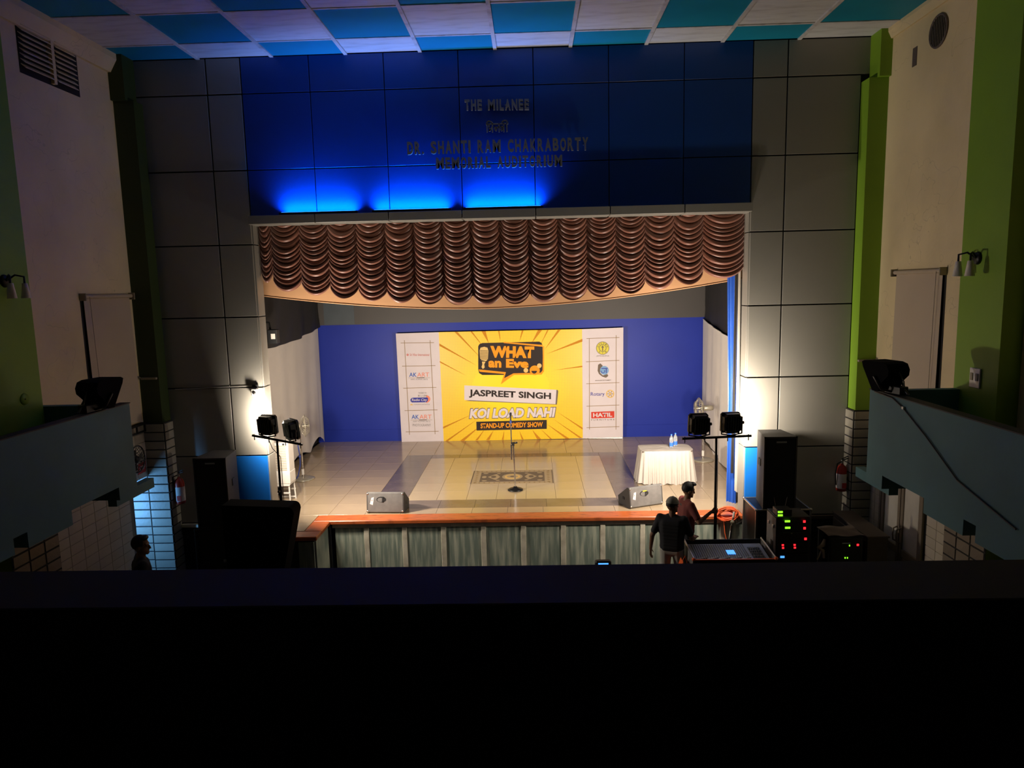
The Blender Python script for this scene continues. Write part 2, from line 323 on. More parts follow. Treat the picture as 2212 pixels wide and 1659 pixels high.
# side galleries: parapet, slab, downstand beams
def gallery(n, xi, xo, f, label):     # f: +1 the gallery lies towards +x of its parapet
    b = MB().box(min(xi, xi+f*.12), max(xi, xi+f*.12), -8.9, -2.85, 2.58, 3.6)
    r = struct(n, b, M['teal'], label)
    link('slab', MB().box(min(xi+f*.12, xo), max(xi+f*.12, xo), -8.9, -2.86, 2.56, 2.7), M['teal'], r)
    link('end_wall', MB().box(min(xi+f*.12, xo), max(xi+f*.12, xo), -2.97, -2.85, 2.7, 3.598), M['teal'], r)
    for y0, y1, z in ((-2.85, -3.26, 2.41), (-4.2, -4.92, 2.41), (-5.12, -8.4, 2.41)):
        link('beam', MB().box(min(xi, xo), max(xi, xo), y1, y0, z, 2.58), M['teal'], r)
    link('stub', MB().box(min(xi+f*.3, xi+f*.42), max(xi+f*.3, xi+f*.42), -2.85, -1.9, 2.2, 2.34), M['teal'], r)
    link('coping', MB().box(min(xi-f*.01, xi+f*.13), max(xi-f*.01, xi+f*.13), -8.9, -2.84, 3.6, 3.612), M['dark'], r); return r
gallery('wall_gallery_left', -5.3, XL, -1, 'teal parapet of the left side gallery')
gallery('wall_gallery_right', 4.3, XR, 1, 'teal parapet of the right side gallery')
# rear balcony where the camera stands
rb = struct('wall_balcony', MB().box(XL, XR, -8.9, -8.48, 2.4, 3.58), M['dark'], 'dark parapet of the rear balcony')
link('coping', MB().cbox(XL, XR, -8.91, -8.47, 3.58, 3.6, .006), M['dark'], rb)
struct('floor_balcony', MB().box(XL, XR, -14.2, -8.9, 2.45, 2.62).box(XL, XR, -14.2, -10.2, 2.62, 3.0).box(XL, XR, -14.2, -11.3, 3.0, 3.42), M['dark'])

# stage: body, edging, front slabs, floor tiles
struct('floor_stage', MB().box(-5.75, 4.6, .13, 6.6, .5, .985).box(-4.95, -3.72, -.7, .13, .5, .985), M['groutD'])
fs = bpy.data.objects['floor_stage']
def fill(x0, x1, y0, y1, nx, ny, mt):
    for a, b in zip(rng(x0, x1, nx)[:-1], rng(x0, x1, nx)[1:]):
        for c, d in zip(rng(y0, y1, ny)[:-1], rng(y0, y1, ny)[1:]):
            link('tile', tile_mesh('stage_tile'+mt.name, b-a-.004, d-c-.004, .014, .0015, mt), None, fs, ((a+b)/2, (c+d)/2, .993))
ix0, ix1, iy0, iy1 = -3.07, 2.08, .66, 4.87; jx0, jx1, jy0, jy1 = -2.45, 1.55, 1.16, 4.51
fill(-5.7, ix0, .34, 6.58, 4, 10, M['stage']); fill(ix1, 4.5, .34, 6.58, 4, 10, M['stage'])
fill(ix0, ix1, .34, iy0, 8, 1, M['stage']); fill(ix0, ix1, iy1, 6.58, 8, 3, M['stage'])
fill(ix0, jx0, iy0, iy1, 1, 7, M['stageD']); fill(jx1, ix1, iy0, iy1, 1, 7, M['stageD']); fill(jx0, jx1, iy0, jy0, 6, 1, M['stageD']); fill(jx0, jx1, jy1, iy1, 6, 1, M['stageD'])
fill(jx0, jx1, jy0, jy1, 7, 6, M['stageC'])
fill(-4.95, -3.9, -.49, .34, 2, 2, M['stage'])
link('edging', MB().cbox(-3.9, 4.0, 0.0, .34, .93, 1.002, .012), M['red'], fs)
link('edging', MB().cbox(-3.9, -3.6, -.5, .0, .93, 1.001, .012), M['red'], fs); link('edging', MB().cbox(-4.95, -3.6, -.79, -.5, .93, 1.0, .012), M['red'], fs)
sf = struct('wall_stage_front', MB().box(-3.58, 3.59, .07, .12, 0, .92), M['gap'])
sx = [P(u, 1170, 1, .05)[0] for u in (720, 793, 875, 959, 1045, 1131, 1217, 1302, 1388, 1474, 1560, 1633)]
for a, b in zip(sx[:-1], sx[1:]): link('slab', MB().cbox(a+.045, b-.045, .045, .075, 0, .86, .004), M['slab'], sf)
for a in sx[1:-1]: link('stile', MB().cbox(a-.043, a+.043, .035, .075, 0, .86, .004), M['stile'], sf)
link('top_rail', MB().cbox(sx[0], sx[-1], .03, .075, .862, .925, .004), M['stile'], sf)
sl = struct('wall_stage_return', MB().box(-4.9, -3.66, -.74, -.72, 0, .92).box(-3.7, -3.66, -.72, .05, 0, .92), M['dark'])
link('slab', MB().cbox(-3.665, -3.64, -.70, -.02, 0, .9, .004), M['slab'], sl); link('slab', MB().cbox(-3.92, -3.66, -.77, -.742, 0, .9, .004), M['slab'], sl)
# stage house
sb = struct('wall_stage_back', MB().box(-5.9, 4.9, 6.6, 6.75, .98, 6.6), M['gap'])
link('blue_paint', MB().box(-5.75, 4.6, 6.56, 6.6, 1.32, 4.12), M['bwall'], sb); link('skirting', MB().box(-5.75, 4.6, 6.545, 6.6, .99, 1.32), M['bwall'], sb)
link('grey_paint', MB().box(-5.75, 4.6, 6.555, 6.6, 4.12, 6.5), M['gwall'], sb); link('patch', MB().box(-5.42, -4.62, 6.548, 6.56, 4.13, 6.5), M['patch'], sb)
struct('wall_stage_left', MB().box(-5.95, -5.8, .3, 6.6, .98, 6.6), M['gwall']); struct('wall_stage_right', MB().box(4.62, 4.75, .3, 6.6, .98, 6.6), M['gwall'])
struct('ceiling_stage', MB().box(-5.95, 4.75, .3, 6.7, 6.5, 6.6), M['dark'])

# glass double door on the right wall
d1 = struct('door_1', MB().box(XR-.012, XR, -2.0, -.66, 0, 2.2), M['gap'], 'frosted glass double door in the right wall')
ys = [-.68, -.8, -1.33, -1.4, -1.9, -2.0]
for a, b in ((-.70, -.76), (-.78, -.86), (-1.28, -1.35), (-1.37, -1.44), (-1.86, -1.96)): link('door_stile', MB().cbox(XR-.06, XR-.012, b, a, 0, 2.2, .006), M['frame'], d1)
for a, b in ((-.86, -1.28), (-1.44, -1.86)):
    for z0, z1 in ((.08, .8), (.92, 2.1)): link('pane', MB().cbox(XR-.04, XR-.014, b, a, z0, z1, .004), M['frost'], d1)
    link('door_rail', MB().cbox(XR-.055, XR-.012, b, a, .80, .92, .006), M['frame'], d1)
for a in (-1.31, -1.41): link('handle', MB().tube([(XR-.06, a, 1.0), (XR-.12, a, 1.03), (XR-.13, a, 1.12), (XR-.12, a, 1.21), (XR-.06, a, 1.24)], .012), M['frame'], d1)
d2 = struct('door_2', MB().box(XL, XL+.03, -4.4, -3.85, 0, 2.1), M['navy'], 'dark curtained doorway beyond the left pilaster')
d3 = struct('door_3', MB().box(XR-.03, XR, -4.3, -3.68, 0, 2.1), M['navy'], 'dark curtained doorway beyond the right pilaster')

# ================================================================== STAGE LIGHTING ON STANDS
def spot(name, parent, loc, target, watts, color, size, blend, rad, world=True):
    l = bpy.data.lights.new(name, 'SPOT'); l.energy = watts; l.color = color; l.spot_size = R(size); l.spot_blend = blend; l.shadow_soft_size = rad
    o = bpy.data.objects.new(name, l); COL.objects.link(o); o.parent = parent; o.location = loc
    d = Vector(target); o.rotation_euler = d.to_track_quat('-Z', 'Y').to_euler(); return o
def flood(name, parent, loc, aim, watts, color, sx_, sy_, spread=180):
    l = bpy.data.lights.new(name, 'AREA'); l.shape = 'RECTANGLE'; l.size = sx_; l.size_y = sy_; l.energy = watts; l.color = color; l.spread = R(spread)
    o = bpy.data.objects.new(name, l); COL.objects.link(o); o.parent = parent; o.location = loc
    o.rotation_euler = Vector(aim).to_track_quat('-Z', 'Y').to_euler(); return o
def par_light(loc, yaw, pitch, label, watts=PAR_W, size=100):
    """flat square LED flood seen from behind; local +y is where it shines, base = yoke foot"""
    r = thing('stage_flood_light', label, 'stage light', loc, yaw, 'flood lights on the two stands')
    h = .20; cp, sp = math.cos(pitch), math.sin(pitch)
    def rot(mb):
        mb.v = [(p[0], p[1]*cp-p[2]*sp, p[1]*sp+p[2]*cp+h) for p in mb.v]; return mb
    b = bmesh.new(); bmesh.ops.create_cube(b, size=1)
    for v in b.verts: v.co = Vector((v.co.x*.30, v.co.y*.12, v.co.z*.31))
    bmesh.ops.bevel(b, geom=[e for e in b.edges if abs(e.verts[0].co.y-e.verts[1].co.y) > .05], offset=.045, segments=3, affect='EDGES')
    part('housing', rot(MB().bm(b)), M['black'], r)
    part('rim', rot(MB().cbox(-.16, .16, .055, .075, -.165, .165, .03)), M['blackM'], r)
    part('heat_sink', rot(sum_boxes([(-.10+.04*i, -.085+.04*i, -.085, -.06, -.11, .11) for i in range(6)])), M['blackM'], r)
    part('lens', rot(MB().box(-.125, .125, .076, .079, -.13, .13)), M['lens'], r)
    part('yoke', MB().tube([(-.17, 0, h), (-.17, 0, .03), (0, 0, 0.0), (.17, 0, .03), (.17, 0, h)], .013, 6), M['blackM'], r)
    part('knob', MB().lathe([(0, 0), (.025, 0), (.025, .03), (0, .03)], 10, (.17, 0, h), 'x'), M['black'], r)
    flood('flood_beam', r, (0, .09*cp, h+.09*sp), (0, cp, sp), watts, WARM, .24, .25)
    spot('flood_core', r, (0, .095*cp, h+.095*sp), (0, cp, sp), watts*CORE, WARM, 80, .9, .1); return r
def sum_boxes(bs):
    b = MB()
    for q in bs: b.box(*q)
    return b
def light_stand(base, topz, a, b, label, lr=.5):
    topz -= base[2]
    r = thing('light_stand', label, 'light stand', base, 0, 'tall T-bar light stands')
    part('pole', MB().tube([(0,0,.1), (0,0,.75)], .028).tube([(0,0,.7), (0,0,topz-.02)], .02), M['blackM'], r)
    part('collar', MB().tube([(0,0,.62), (0,0,.76)], .042), M['black'], r); part('lock_knob', MB().tube([(0,-.03,.7), (0,-.1,.7)], .018), M['black'], r)
    part('crossbar', MB().tube([a, b], .02), M['blackM'], r)
    for t in (.04, .33, .66, .96):
        p = Vector(a).lerp(Vector(b), t); part('bar_bolt', MB().tube([p+Vector((0,0,.03)), p+Vector((0,0,-.07))], .008, 6), M['blackM'], r)
    for k in range(3):
        an = R(90+120*k); part('leg', MB().tube([(0,0,.55), (lr*math.cos(an), lr*math.sin(an), .02)], .016, 6).tube([(0,0,.3), (lr*.53*math.cos(an), lr*.53*math.sin(an), .26)], .01, 6), M['blackM'], r)
    part('cable', MB().tube([Vector(a).lerp(Vector(b), .3)+Vector((0,.03,0)), (-.1,.04,topz-.16), (0.03,.03,topz-.3), (.035,.03,topz-.8), (.03,.03,.3)], .006, 5), M['black'], r)
    return r
bl = Vector((-4.27, -.45, 1.002)); la = Vector((-4.68, -.45, 2.65)); lb = Vector((-3.83, -.50, 2.49))
light_stand(bl, 2.57, la-bl, lb-bl, 'tall black T-bar light stand at the left of the stage', .3)
br = Vector((2.90, -.8, 0)); ra = Vector((2.36, -.8, 2.545)); rb2 = Vector((3.45, -.8, 2.575))
light_stand(br, 2.56, ra-br, rb2-br, 'tall black T-bar light stand held by the man in maroon')
def bar(a, b, x): t = (x-a.x)/(b.x-a.x); q = a.lerp(b, t); return (q.x, q.y, q.z+.02)
par_light(bar(la, lb, -4.42), R(-21), R(4), 'black flood light, outer one on the left stand', 100)
par_light(bar(la, lb, -4.02), R(-46), R(5), 'black flood light, inner one on the left stand', 165)
par_light(bar(ra, rb2, 2.63), R(8), R(6), 'black flood light, inner one on the right stand', 155)
par_light(bar(ra, rb2, 3.14), R(10), R(3), 'black flood light, outer one on the right stand', 75)
# blue uplights lying on the band above the opening
for i, (x, lb_) in enumerate(((-3.45, 'leftmost'), (-1.92, 'middle'), (-.42, 'rightmost'))):
    r = thing('blue_uplight', 'small blue uplight on the grey band, %s of three' % lb_, 'uplight', (x, -.085, 6.256), 0, 'blue uplights under the wall sign')
    part('housing', MB().cbox(-.65, .65, -.045, .035, 0, .04, .006), M['black'], r); part('lens', MB().box(-.61, .61, -.035, .025, .04, .043), M['lensB'], r)
    flood('blue_beam', r, (0, -.01, .05), (0, .6, 1), BLUE_W, LEDBLUE, 1.2, .05, 125)
# cool tube lamp in the side passage
r = thing('tube_lamp', 'cool white tube lamp in the side passage', 'lamp', (-7.39, -1.2, 1.3))
part('batten', MB().cbox(-.03, .03, -.03, .03, -.5, .5, .006), M['wplastic'], r); part('tube', MB().tube([(.05,0,-.48), (.05,0,.48)], .014), M['lensC'], r)
for s in (-1, 1): part('wall_arm', MB().box(-.2, -.03, -.02, .02, s*.4-.02, s*.4+.02), M['wplastic'], r)
ar = bpy.data.lights.new('tube_glow', 'AREA'); ar.shape = 'RECTANGLE'; ar.size = .08; ar.size_y = .9; ar.energy = CORR_W; ar.color = (.15, .45, 1)
ao = bpy.data.objects.new('tube_glow', ar); COL.objects.link(ao); ao.parent = r; ao.location = (.09, .02, 0); ao.rotation_euler = Vector((.75, 1, 0)).to_track_quat('-Z', 'Y').to_euler()

# ================================================================== CURTAINS AND CLOTHS
xc = -.62
def zbot(x): return 4.70+.40*abs((x-xc)/4.1)**1.9
val = thing('valance_curtain', 'brown satin swagged valance hanging across the stage opening', 'curtain', (0, 0, 6.1))
W_ = .487; edges = [OX0+.015]; x = -4.40
while x < OX1-.1: edges.append(x); x += W_
edges[-1] = OX1-.015
for c in range(len(edges)-1):
    a, b = edges[c], edges[c+1]; xm = (a+b)/2; zt0, zb0 = 6.3, zbot(xm)+.17; H = zt0-zb0; nf = max(8, int(H/.078)); ph = random.random(); seed = random.random()*50
    if b-a < .3: zb0 += .1; H = zt0-zb0
    def fn(u, v, a=a, b=b, zt0=zt0, H=H, nf=nf, ph=ph, seed=seed):
        s = 4*u*(1-u); sag = .165*s**.8
        t = v*nf+.28*math.sin(seed+v*9)+.12*math.sin(seed*3+v*23+u*2); fr = t-math.floor(t)
        fold = (math.sin(math.pi*fr)**.7)*(.5+.5*fr)*(.45+.55*s)
        minor = .25*math.sin(2*math.pi*t*2+u*3+seed)*(1-s*.6)
        y = .30-(.02+.045*s+(.058+.014*math.sin(seed*5+math.floor(t)*2.4))*fold+.012*minor)
        return (a+(b-a)*(u), y, zt0-6.1-H*v-sag)
    nv = nf*10; link('swag', MB().grid(fn, 14, nv), M['satin'], val)
for x in edges[1:-1]: link('seam_tape', MB().tube([(x, .275, .2), (x, .27, zbot(x)+.16-6.1)], .009, 5), M['satin'], val)
link('back_lining', MB().grid(lambda u, v: (OX0+.02+(OX1-OX0-.04)*u, .312, .3+(zbot(OX0+(OX1-OX0)*u)+.26-6.4)*v), 40, 3), M['satin'], val)
bo = thing('border_cloth', 'tan border cloth hanging just behind the brown valance', 'curtain', (0, .88, 6.5))
def bfn(u, v):
    x = -5.0+8.9*u; zb = 4.63+.34*abs((x+.9)/4.1)**1.8
    return (x, .012*math.sin(x*3+v*7), -(6.5-zb)*v)
link('cloth', MB().grid(bfn, 60, 12), M['beige'], bo); link('hem', MB().tube([bfn(i/40, 1) for i in range(41)], .012, 6), M['beige'], bo)

def drape(name, label, mat_, p0, p1, ztop, zbot_, amp, freq, nu=60, nv=24, extra=None, cat='cloth'):
    """hanging cloth between plan points p0, p1; ztop/zbot_ are functions of u"""
    o = thing(name, label, cat, (p0[0], p0[1], zbot_(0)))
    d = Vector((p1[0]-p0[0], p1[1]-p0[1], 0)); n = Vector((-d.y, d.x, 0)).normalized()
    def fn(u, v):
        z = ztop(u)+(zbot_(u)-ztop(u))*v
        k = amp*(math.sin(freq*u*6.283)+.5*math.sin(freq*1.7*u*6.283+1+v*2))*(.4+.6*v)+(extra(u, v) if extra else 0)
        q = d*u+n*k; return (q.x, q.y, z-zbot_(0))
    link('cloth', MB().grid(fn, nu, nv), mat_, o); link('top_hem', MB().tube([fn(i/20, 0) for i in range(21)], .012, 5), mat_, o); return o
drape('side_cloth', 'white masking cloth on the left side of the stage', M['cloth'], (-5.48, 2.2), (-5.58, 6.5), lambda u: 3.95-.03*math.sin(3.1*u)+.12*u**2+.03*math.sin(u*14),
      lambda u: 1.0+(.02 if u < .25 else .02+.30*math.sin(math.pi*min(1, (u-.25)/.5))**2*.6+(.25*math.sin(math.pi*max(0, (u-.72)/.28)))), .018, 3, 70, 26, lambda u, v: .05*max(0, u-.8)*math.sin(u*90)*v)
drape('side_cloth', 'white masking cloth on the right side of the stage', M['cloth'], (4.42, 6.5), (4.03, 2.2), lambda u: 4.07-.23*u-.03*math.sin(3.1*u), lambda u: 1.02+.03*math.sin(u*9), .02, 4, 70, 26)
drape('upper_cloth', 'dark grey cloth above the left white cloth', M['bcloth'], (-5.22, 1.2), (-5.55, 6.52), lambda u: 6.45, lambda u: 3.92-.06*math.sin(3.1*u)+.16*u**2, .03, 3, 70, 26, lambda u, v: .05*math.sin(u*30+v*12)*max(0, v-.6))
drape('upper_cloth', 'dark grey cloth above the right white cloth', M['bcloth'], (4.47, 6.52), (4.08, 1.9), lambda u: 6.45, lambda u: 4.05-.24*u, .012, 3, 60, 26, lambda u, v: .04*math.sin(u*10+v*30)*max(0, v-.75))
drape('leg_curtain', 'shiny blue pleated curtain inside the right jamb', M['bsatin'], (3.45, .79), (3.585, .62), lambda u: 5.45, lambda u: 1.0, .028, 5, 60, 20, lambda u, v: .10*min(1, v*1.7), 'curtain')
drape('leg_curtain', 'grey pleated curtain gathered beside the right jamb', M['gsatin'], (3.575, .53), (3.565, .37), lambda u: 5.6, lambda u: 1.3, .018, 2.5, 40, 20, lambda u, v: .025*v, 'curtain')
drape('leg_curtain', 'narrow black curtain between the blue and grey ones', M['bcloth'], (3.54, .595), (3.585, .565), lambda u: 5.6, lambda u: 1.6, .012, 2, 30, 16, lambda u, v: -.03*v, 'curtain')

# ================================================================== BANNER
BY = 6.42
ban = thing('banner', 'wide yellow and white comedy show banner at the back of the stage', 'banner', (-.57, BY+.05, 1.0))
def bp(u, v, lift=0): p = P(u, v, 1, BY-lift); return p-ban.location
def bpoly(name, pts, mat_, parent, lift, th=.002):
    vs = [P(u, v, 1, BY-lift)-ban.location for u, v in pts]; b = MB(); n = len(vs)
    b.add(vs+[q+Vector((0, th, 0)) for q in vs], [tuple(range(n))]+[(i, (i+1) % n, (i+1) % n+n, i+n) for i in range(n)]); return link(name, b, mat_, parent)
def btext(body, u0, u1, v0, v1, mat_, parent, lift=.012, weight=0, shear=0, dv=0, name='lettering'):
    """v0 top, v1 bottom at the left end; dv = drop from the left end to the right end"""
    return fit_text(name, body, [bp(u0, v1, lift), bp(u1, v1+dv, lift), bp(u0, v0, lift)], mat_, parent, weight, shear)
frm = part('frame', MB().box(-2.92, 2.92, .0, .04, 0, 2.86), M['alu'], ban)
bpoly('white_panel', [(855,720.5),(947.5,717.5),(958.5,953.5),(868,956.5)], PR['white'], ban, 0)
bpoly('white_panel', [(1257.5,711),(1346.5,707.5),(1345.5,943.5),(1259,946.5)], PR['white'], ban, 0)
# yellow print with a halftone
YM = bpy.data.materials.new('print_yellow_halftone'); YM.use_nodes = True; nt = YM.node_tree; B = nt.nodes['Principled BSDF']; B.inputs['Roughness'].default_value = .42
tc = nt.nodes.new('ShaderNodeTexCoord'); sp_ = nt.nodes.new('ShaderNodeSeparateXYZ'); nt.links.new(tc.outputs['Object'], sp_.inputs[0])
def mth(op, a, b=None):
    n = nt.nodes.new('ShaderNodeMath'); n.operation = op
    for i, q in enumerate((a, b)):
        if q is None: continue
        if isinstance(q, (int, float)): n.inputs[i].default_value = q
        else: nt.links.new(q, n.inputs[i])
    return n.outputs[0]
X_, Z_ = sp_.outputs[0], sp_.outputs[2]
dist = mth('SQRT', mth('ADD', mth('POWER', mth('MULTIPLY', X_, .62), 2), mth('POWER', mth('SUBTRACT', Z_, 1.45), 2)))
s1 = mth('SINE', mth('MULTIPLY', mth('ADD', X_, Z_), 75)); s2 = mth('SINE', mth('MULTIPLY', mth('SUBTRACT', X_, Z_), 75))
dots = mth('GREATER_THAN', mth('MULTIPLY', s1, s2), .55); msk = mth('GREATER_THAN', dist, .62); dm = mth('MULTIPLY', mth('MULTIPLY', dots, msk), .55)
rp = nt.nodes.new('ShaderNodeValToRGB'); rp.color_ramp.elements[0].position = .5; rp.color_ramp.elements[0].color = (.90,.68,.0,1); rp.color_ramp.elements[1].position = 1.0; rp.color_ramp.elements[1].color = (.86,.55,.008,1)
nt.links.new(dist, rp.inputs[0]); mx = nt.nodes.new('ShaderNodeMix'); mx.data_type = 'RGBA'; nt.links.new(dm, mx.inputs[0]); nt.links.new(rp.outputs[0], mx.inputs[6]); mx.inputs[7].default_value = (.50,.20,.01,1)
nt.links.new(mx.outputs[2], B.inputs['Base Color'])
yel = bpoly('yellow_panel', [(947.5,717.5),(1257.5,711),(1259,946.5),(958.5,953.5)], YM, ban, 0)
# rays: (from edge pixel, width, inner pixel)
for (u, v, du, dv, iu, iv) in [(949,742,0,5,1030,790),(982,717,6,0,1040,775),(1016,716,4,0,1046,752),(1040,715.5,9,0,1056,742),(1076,715,3,0,1081,738),(1127,714,4,0,1122,738),(1162,713,9,0,1148,742),(1182,713,3,0,1166,748),(1205,712.5,6,0,1176,756),(1258,732,0,6,1180,765),(1258,790,0,3,1195,800),
    (957,922,0,4,1020,895),(962,952.5,6,0,1032,905),(994,952,9,0,1040,918),(1027,951,5,0,1048,926),(1050,950.5,7,0,1066,930),(1084,950,4,0,1089,931),(1127,949,4,0,1122,931),(1160,948.5,9,0,1150,929),(1188,948,4,0,1168,927),(1222,947.5,8,0,1180,915),(1252,946.5,6,0,1195,905),(1258.5,924,0,4,1204,890),(950,780,0,3,1008,812)]:
    bpoly('ray', [(u,v),(u+du,v+dv),(iu,iv)], PR['dkorange'], ban, .003)
# speech bubble logo
bub = bpoly('bubble', [(1033,748),(1036,743),(1042,741),(1165,738),(1170,741),(1172,747),(1173,800),(1168,806),(1110,808),(1083,829),(1090,810),(1042,810),(1035,806),(1033,798)], PR['black'], ban, .004)
for pts in ([(1088,738.5),(1172,745),(1172,749),(1088,741)], [(1034,798),(1093,804),(1089,817),(1109,806.5),(1168,805),(1172,800),(1173,748),(1175,748),(1175,802),(1170,809),(1110,810),(1082,830),(1089,808),(1036,803)]): bpoly('bubble_outline', pts, PR['orange'], ban, .006)
btext('WHAT', 1059, 1154, 747, 772.5, PR['orange'], bub, .009, .065, dv=1.5); btext('an', 1055, 1083, 779, 794, PR['orange'], bub, .009, .05, dv=.5); btext('Eve', 1093, 1142, 775, 794.5, PR['orange'], bub, .009, .055, dv=.8)
def bdisc(u, v, ru, rv, mat_, parent, lift, name='disc', a0=0, a1=360, n=22, inner=0):
    o = [(u+ru*math.cos(R(a0+(a1-a0)*i/n)), v+rv*math.sin(R(a0+(a1-a0)*i/n))) for i in range(n+1)]
    if inner: o += [(u+ru*inner*math.cos(R(a1-(a1-a0)*i/n)), v+rv*inner*math.sin(R(a1-(a1-a0)*i/n))) for i in range(n+1)]
    return bpoly(name, o, mat_, parent, lift)
mic = bpoly('printed_microphone', [(1036,757),(1038,751),(1046,749),(1053,751),(1055,758),(1054,776),(1050,780),(1040,778),(1037,774)], PR['gold'], bub, .007)
for k in range(7): bpoly('stripe', [(1037,757+k*3),(1054,757.6+k*3),(1054,758.6+k*3),(1037,758+k*3)], PR['black'], bub, .009)
bpoly('printed_stem', [(1041,781),(1049,781),(1046,787),(1047,794),(1043,797),(1040,793),(1042,787)], PR['gold'], bub, .007)
bdisc(1155, 800, 11, 10.5, PR['orange'], bub, .008, 'yellow_face'); bdisc(1154, 801, 6, 6, PR['black'], bub, .010, 'mouth', 0, 180); bdisc(1136, 800, 5, 5, PR['gold'], bub, .008, 'hand_print'); bdisc(1165, 790, 5, 5, PR['gold'], bub, .009, 'hand_print')
# name board, titles
bpoly('drop_shadow', [(1004,866),(1203,874),(1206,845),(1204,842)], PR['brown'], ban, .004)
nb = bpoly('name_strip', [(1003,832.5),(1202,842),(1200,873),(1003,864)], PR['white'], ban, .006)
btext('JASPREET SINGH', 1013, 1190, 841, 859, PR['black'], nb, .010, .034, dv=7.5)
btext('KOI LOAD NAHI', 1012.5, 1201.5, 881.5, 905.5, PR['brown'], ban, .005, .075, .16, dv=-3); btext('KOI LOAD NAHI', 1014, 1200, 883, 904, PR['white'], ban, .009, .05, .16, dv=-3)
st = bpoly('title_strip', [(1029,911),(1181,907),(1181,926.5),(1029.5,930)], PR['black'], ban, .005); btext('STAND-UP COMEDY SHOW', 1038, 1172.5, 914.5, 925.5, PR['orange'], st, .010, .035, dv=-3.2)
# sponsor columns: thin brown frames
def bline(a, b, w_=.55, parent=ban):
    d = Vector((b[0]-a[0], b[1]-a[1])).normalized(); n = Vector((-d.y, d.x))*w_
    bpoly('frame_line', [(a[0]+n.x,a[1]+n.y),(b[0]+n.x,b[1]+n.y),(b[0]-n.x,b[1]-n.y),(a[0]-n.x,a[1]-n.y)], PR['line'], parent, .004)
bline((873.5,735),(884.5,939)); bline((929,735),(940,938))
for (a, b) in (((865.5,741),(937.5,740.2)),((868.5,791),(940.5,789.8)),((871,838.5),(942.5,837)),((874,887),(945,885.5)),((876.5,933),(947.5,931.5))): bline(a, b)
bline((1273,731),(1273.5,928)); bline((1331,724),(1330.5,928))
for (a, b) in (((1267,731.5),(1338,729)),((1266,781.5),(1338,778.5)),((1266.5,829),(1338,826.5)),((1267,877.5),(1338,875)),((1267,924),(1338,921.5))): bline(a, b)
bdisc(880.5, 766.5, 2.6, 2.6, PR['pink'], ban, .004, 'emblem'); btext('Sri Vihar International', 885, 927.5, 763.5, 769, PR['pink'], ban, .005, .01, .1)
def art(du, dv):
    btext('AK', 884+du, 900+du, 805+dv, 814+dv, PR['blue'], ban, .005, .01); btext('ART', 901+du, 927+du, 805+dv, 814+dv, PR['coral'], ban, .005, 0, dv=-.3)
    bline((882+du,816.3+dv),(929+du,816+dv), .25); bpoly('bar', [(900+du,815.4+dv),(917+du,815.2+dv),(917+du,816.8+dv),(900+du,817+dv)], PR['brown'], ban, .005)
    btext('AMIT KUMAR ARTS', 887+du, 924+du, 817.8+dv, 821+dv, PR['grey'], ban, .005)
art(0, 0); art(5, 91); btext('PHOTOGRAPHY', 891.5, 930.5, 915.5, 921, PR['grey'], ban, .005)
btext('THE BEST FM', 903.5, 921, 847.3, 850.5, PR['grey'], ban, .005); btext('91.1 FM', 903, 922, 853, 857.6, PR['brown'], ban, .005, 0, .2)
bdisc(919, 862, 10.5, 8.5, PR['coral'], ban, .004, 'orange_crescent', -80, 80); lg = bpoly('logo_pill', [(889,860),(893,859),(923,858.5),(925,861),(924,866),(921,869),(890,869.5),(887,867),(886.5,863)], PR['navy'], ban, .006)
btext('Radio City', 889.5, 922.5, 861, 868, PR['white'], lg, .009, .01, .15); bdisc(889, 875.5, 3.2, 3, PR['gold'], ban, .004, 'emblem', 180, 360); btext('A JAGRAN INITIATIVE', 893.5, 928.5, 872.5, 875.5, PR['grey'], ban, .005)
bdisc(1301.8, 752, 14.2, 14.2, PR['brown'], ban, .004, 'round_emblem'); bdisc(1301.8, 752, 13.2, 13.2, PR['lemon'], ban, .006, 'round_emblem'); bdisc(1301.8, 752, 8, 8, PR['brown'], ban, .008, 'inner_ring', inner=.86)
bpoly('printed_arrow', [(1300.8,758),(1300.8,751),(1298.5,751),(1301.8,746),(1305,751),(1302.8,751),(1302.8,758)], PR['brown'], ban, .009)
for k, ch in enumerate("GOLD'SGYM"):
    a = R(-160+k*(140/5)) if k < 6 else R(130-(k-6)*40); cu, cv = 1301.8+10.6*math.cos(a), 752+10.6*math.sin(a); btext(ch, cu-1.3, cu+1.3, cv-1.7, cv+1.7, PR['brown'], ban, .009, .03)
btext('JAMSHEDPUR', 1288.5, 1316, 767.8, 770.6, PR['brown'], ban, .005)
bpoly('ink_splash', [(1292,788),(1297,785),(1302,790),(1297,797),(1296,805),(1302,811),(1312,808),(1314,812),(1309,816),(1301,813.5),(1294,808),(1291,801)], PR['brown'], ban, .004)
bdisc(1305.5, 800, 9.4, 9.4, PR['sky'], ban, .006, 'blue_disc'); bdisc(1302.5, 802, 4.5, 4.2, PR['navy'], ban, .009, 'printed_curve', -40, 200, inner=.7); bpoly('printed_bar', [(1299,795.5),(1312.5,795),(1312.5,796.6),(1310.5,796.8),(1310.5,806),(1308.8,806),(1308.8,797),(1299,797)], PR['navy'], ban, .009)
btext('SWARNAENTERTAINMENT', 1285.5, 1320, 821, 823.2, PR['brown'], ban, .005, .01, dv=-1)
btext('Rotary', 1276, 1306, 847.5, 857.5, PR['navy'], ban, .005, .005, dv=-.6); bdisc(1318, 850.8, 9, 9, PR['gold'], ban, .004, 'gear_ring', inner=.72); bdisc(1318, 850.8, 2.6, 2.6, PR['gold'], ban, .004, 'gear_hub')
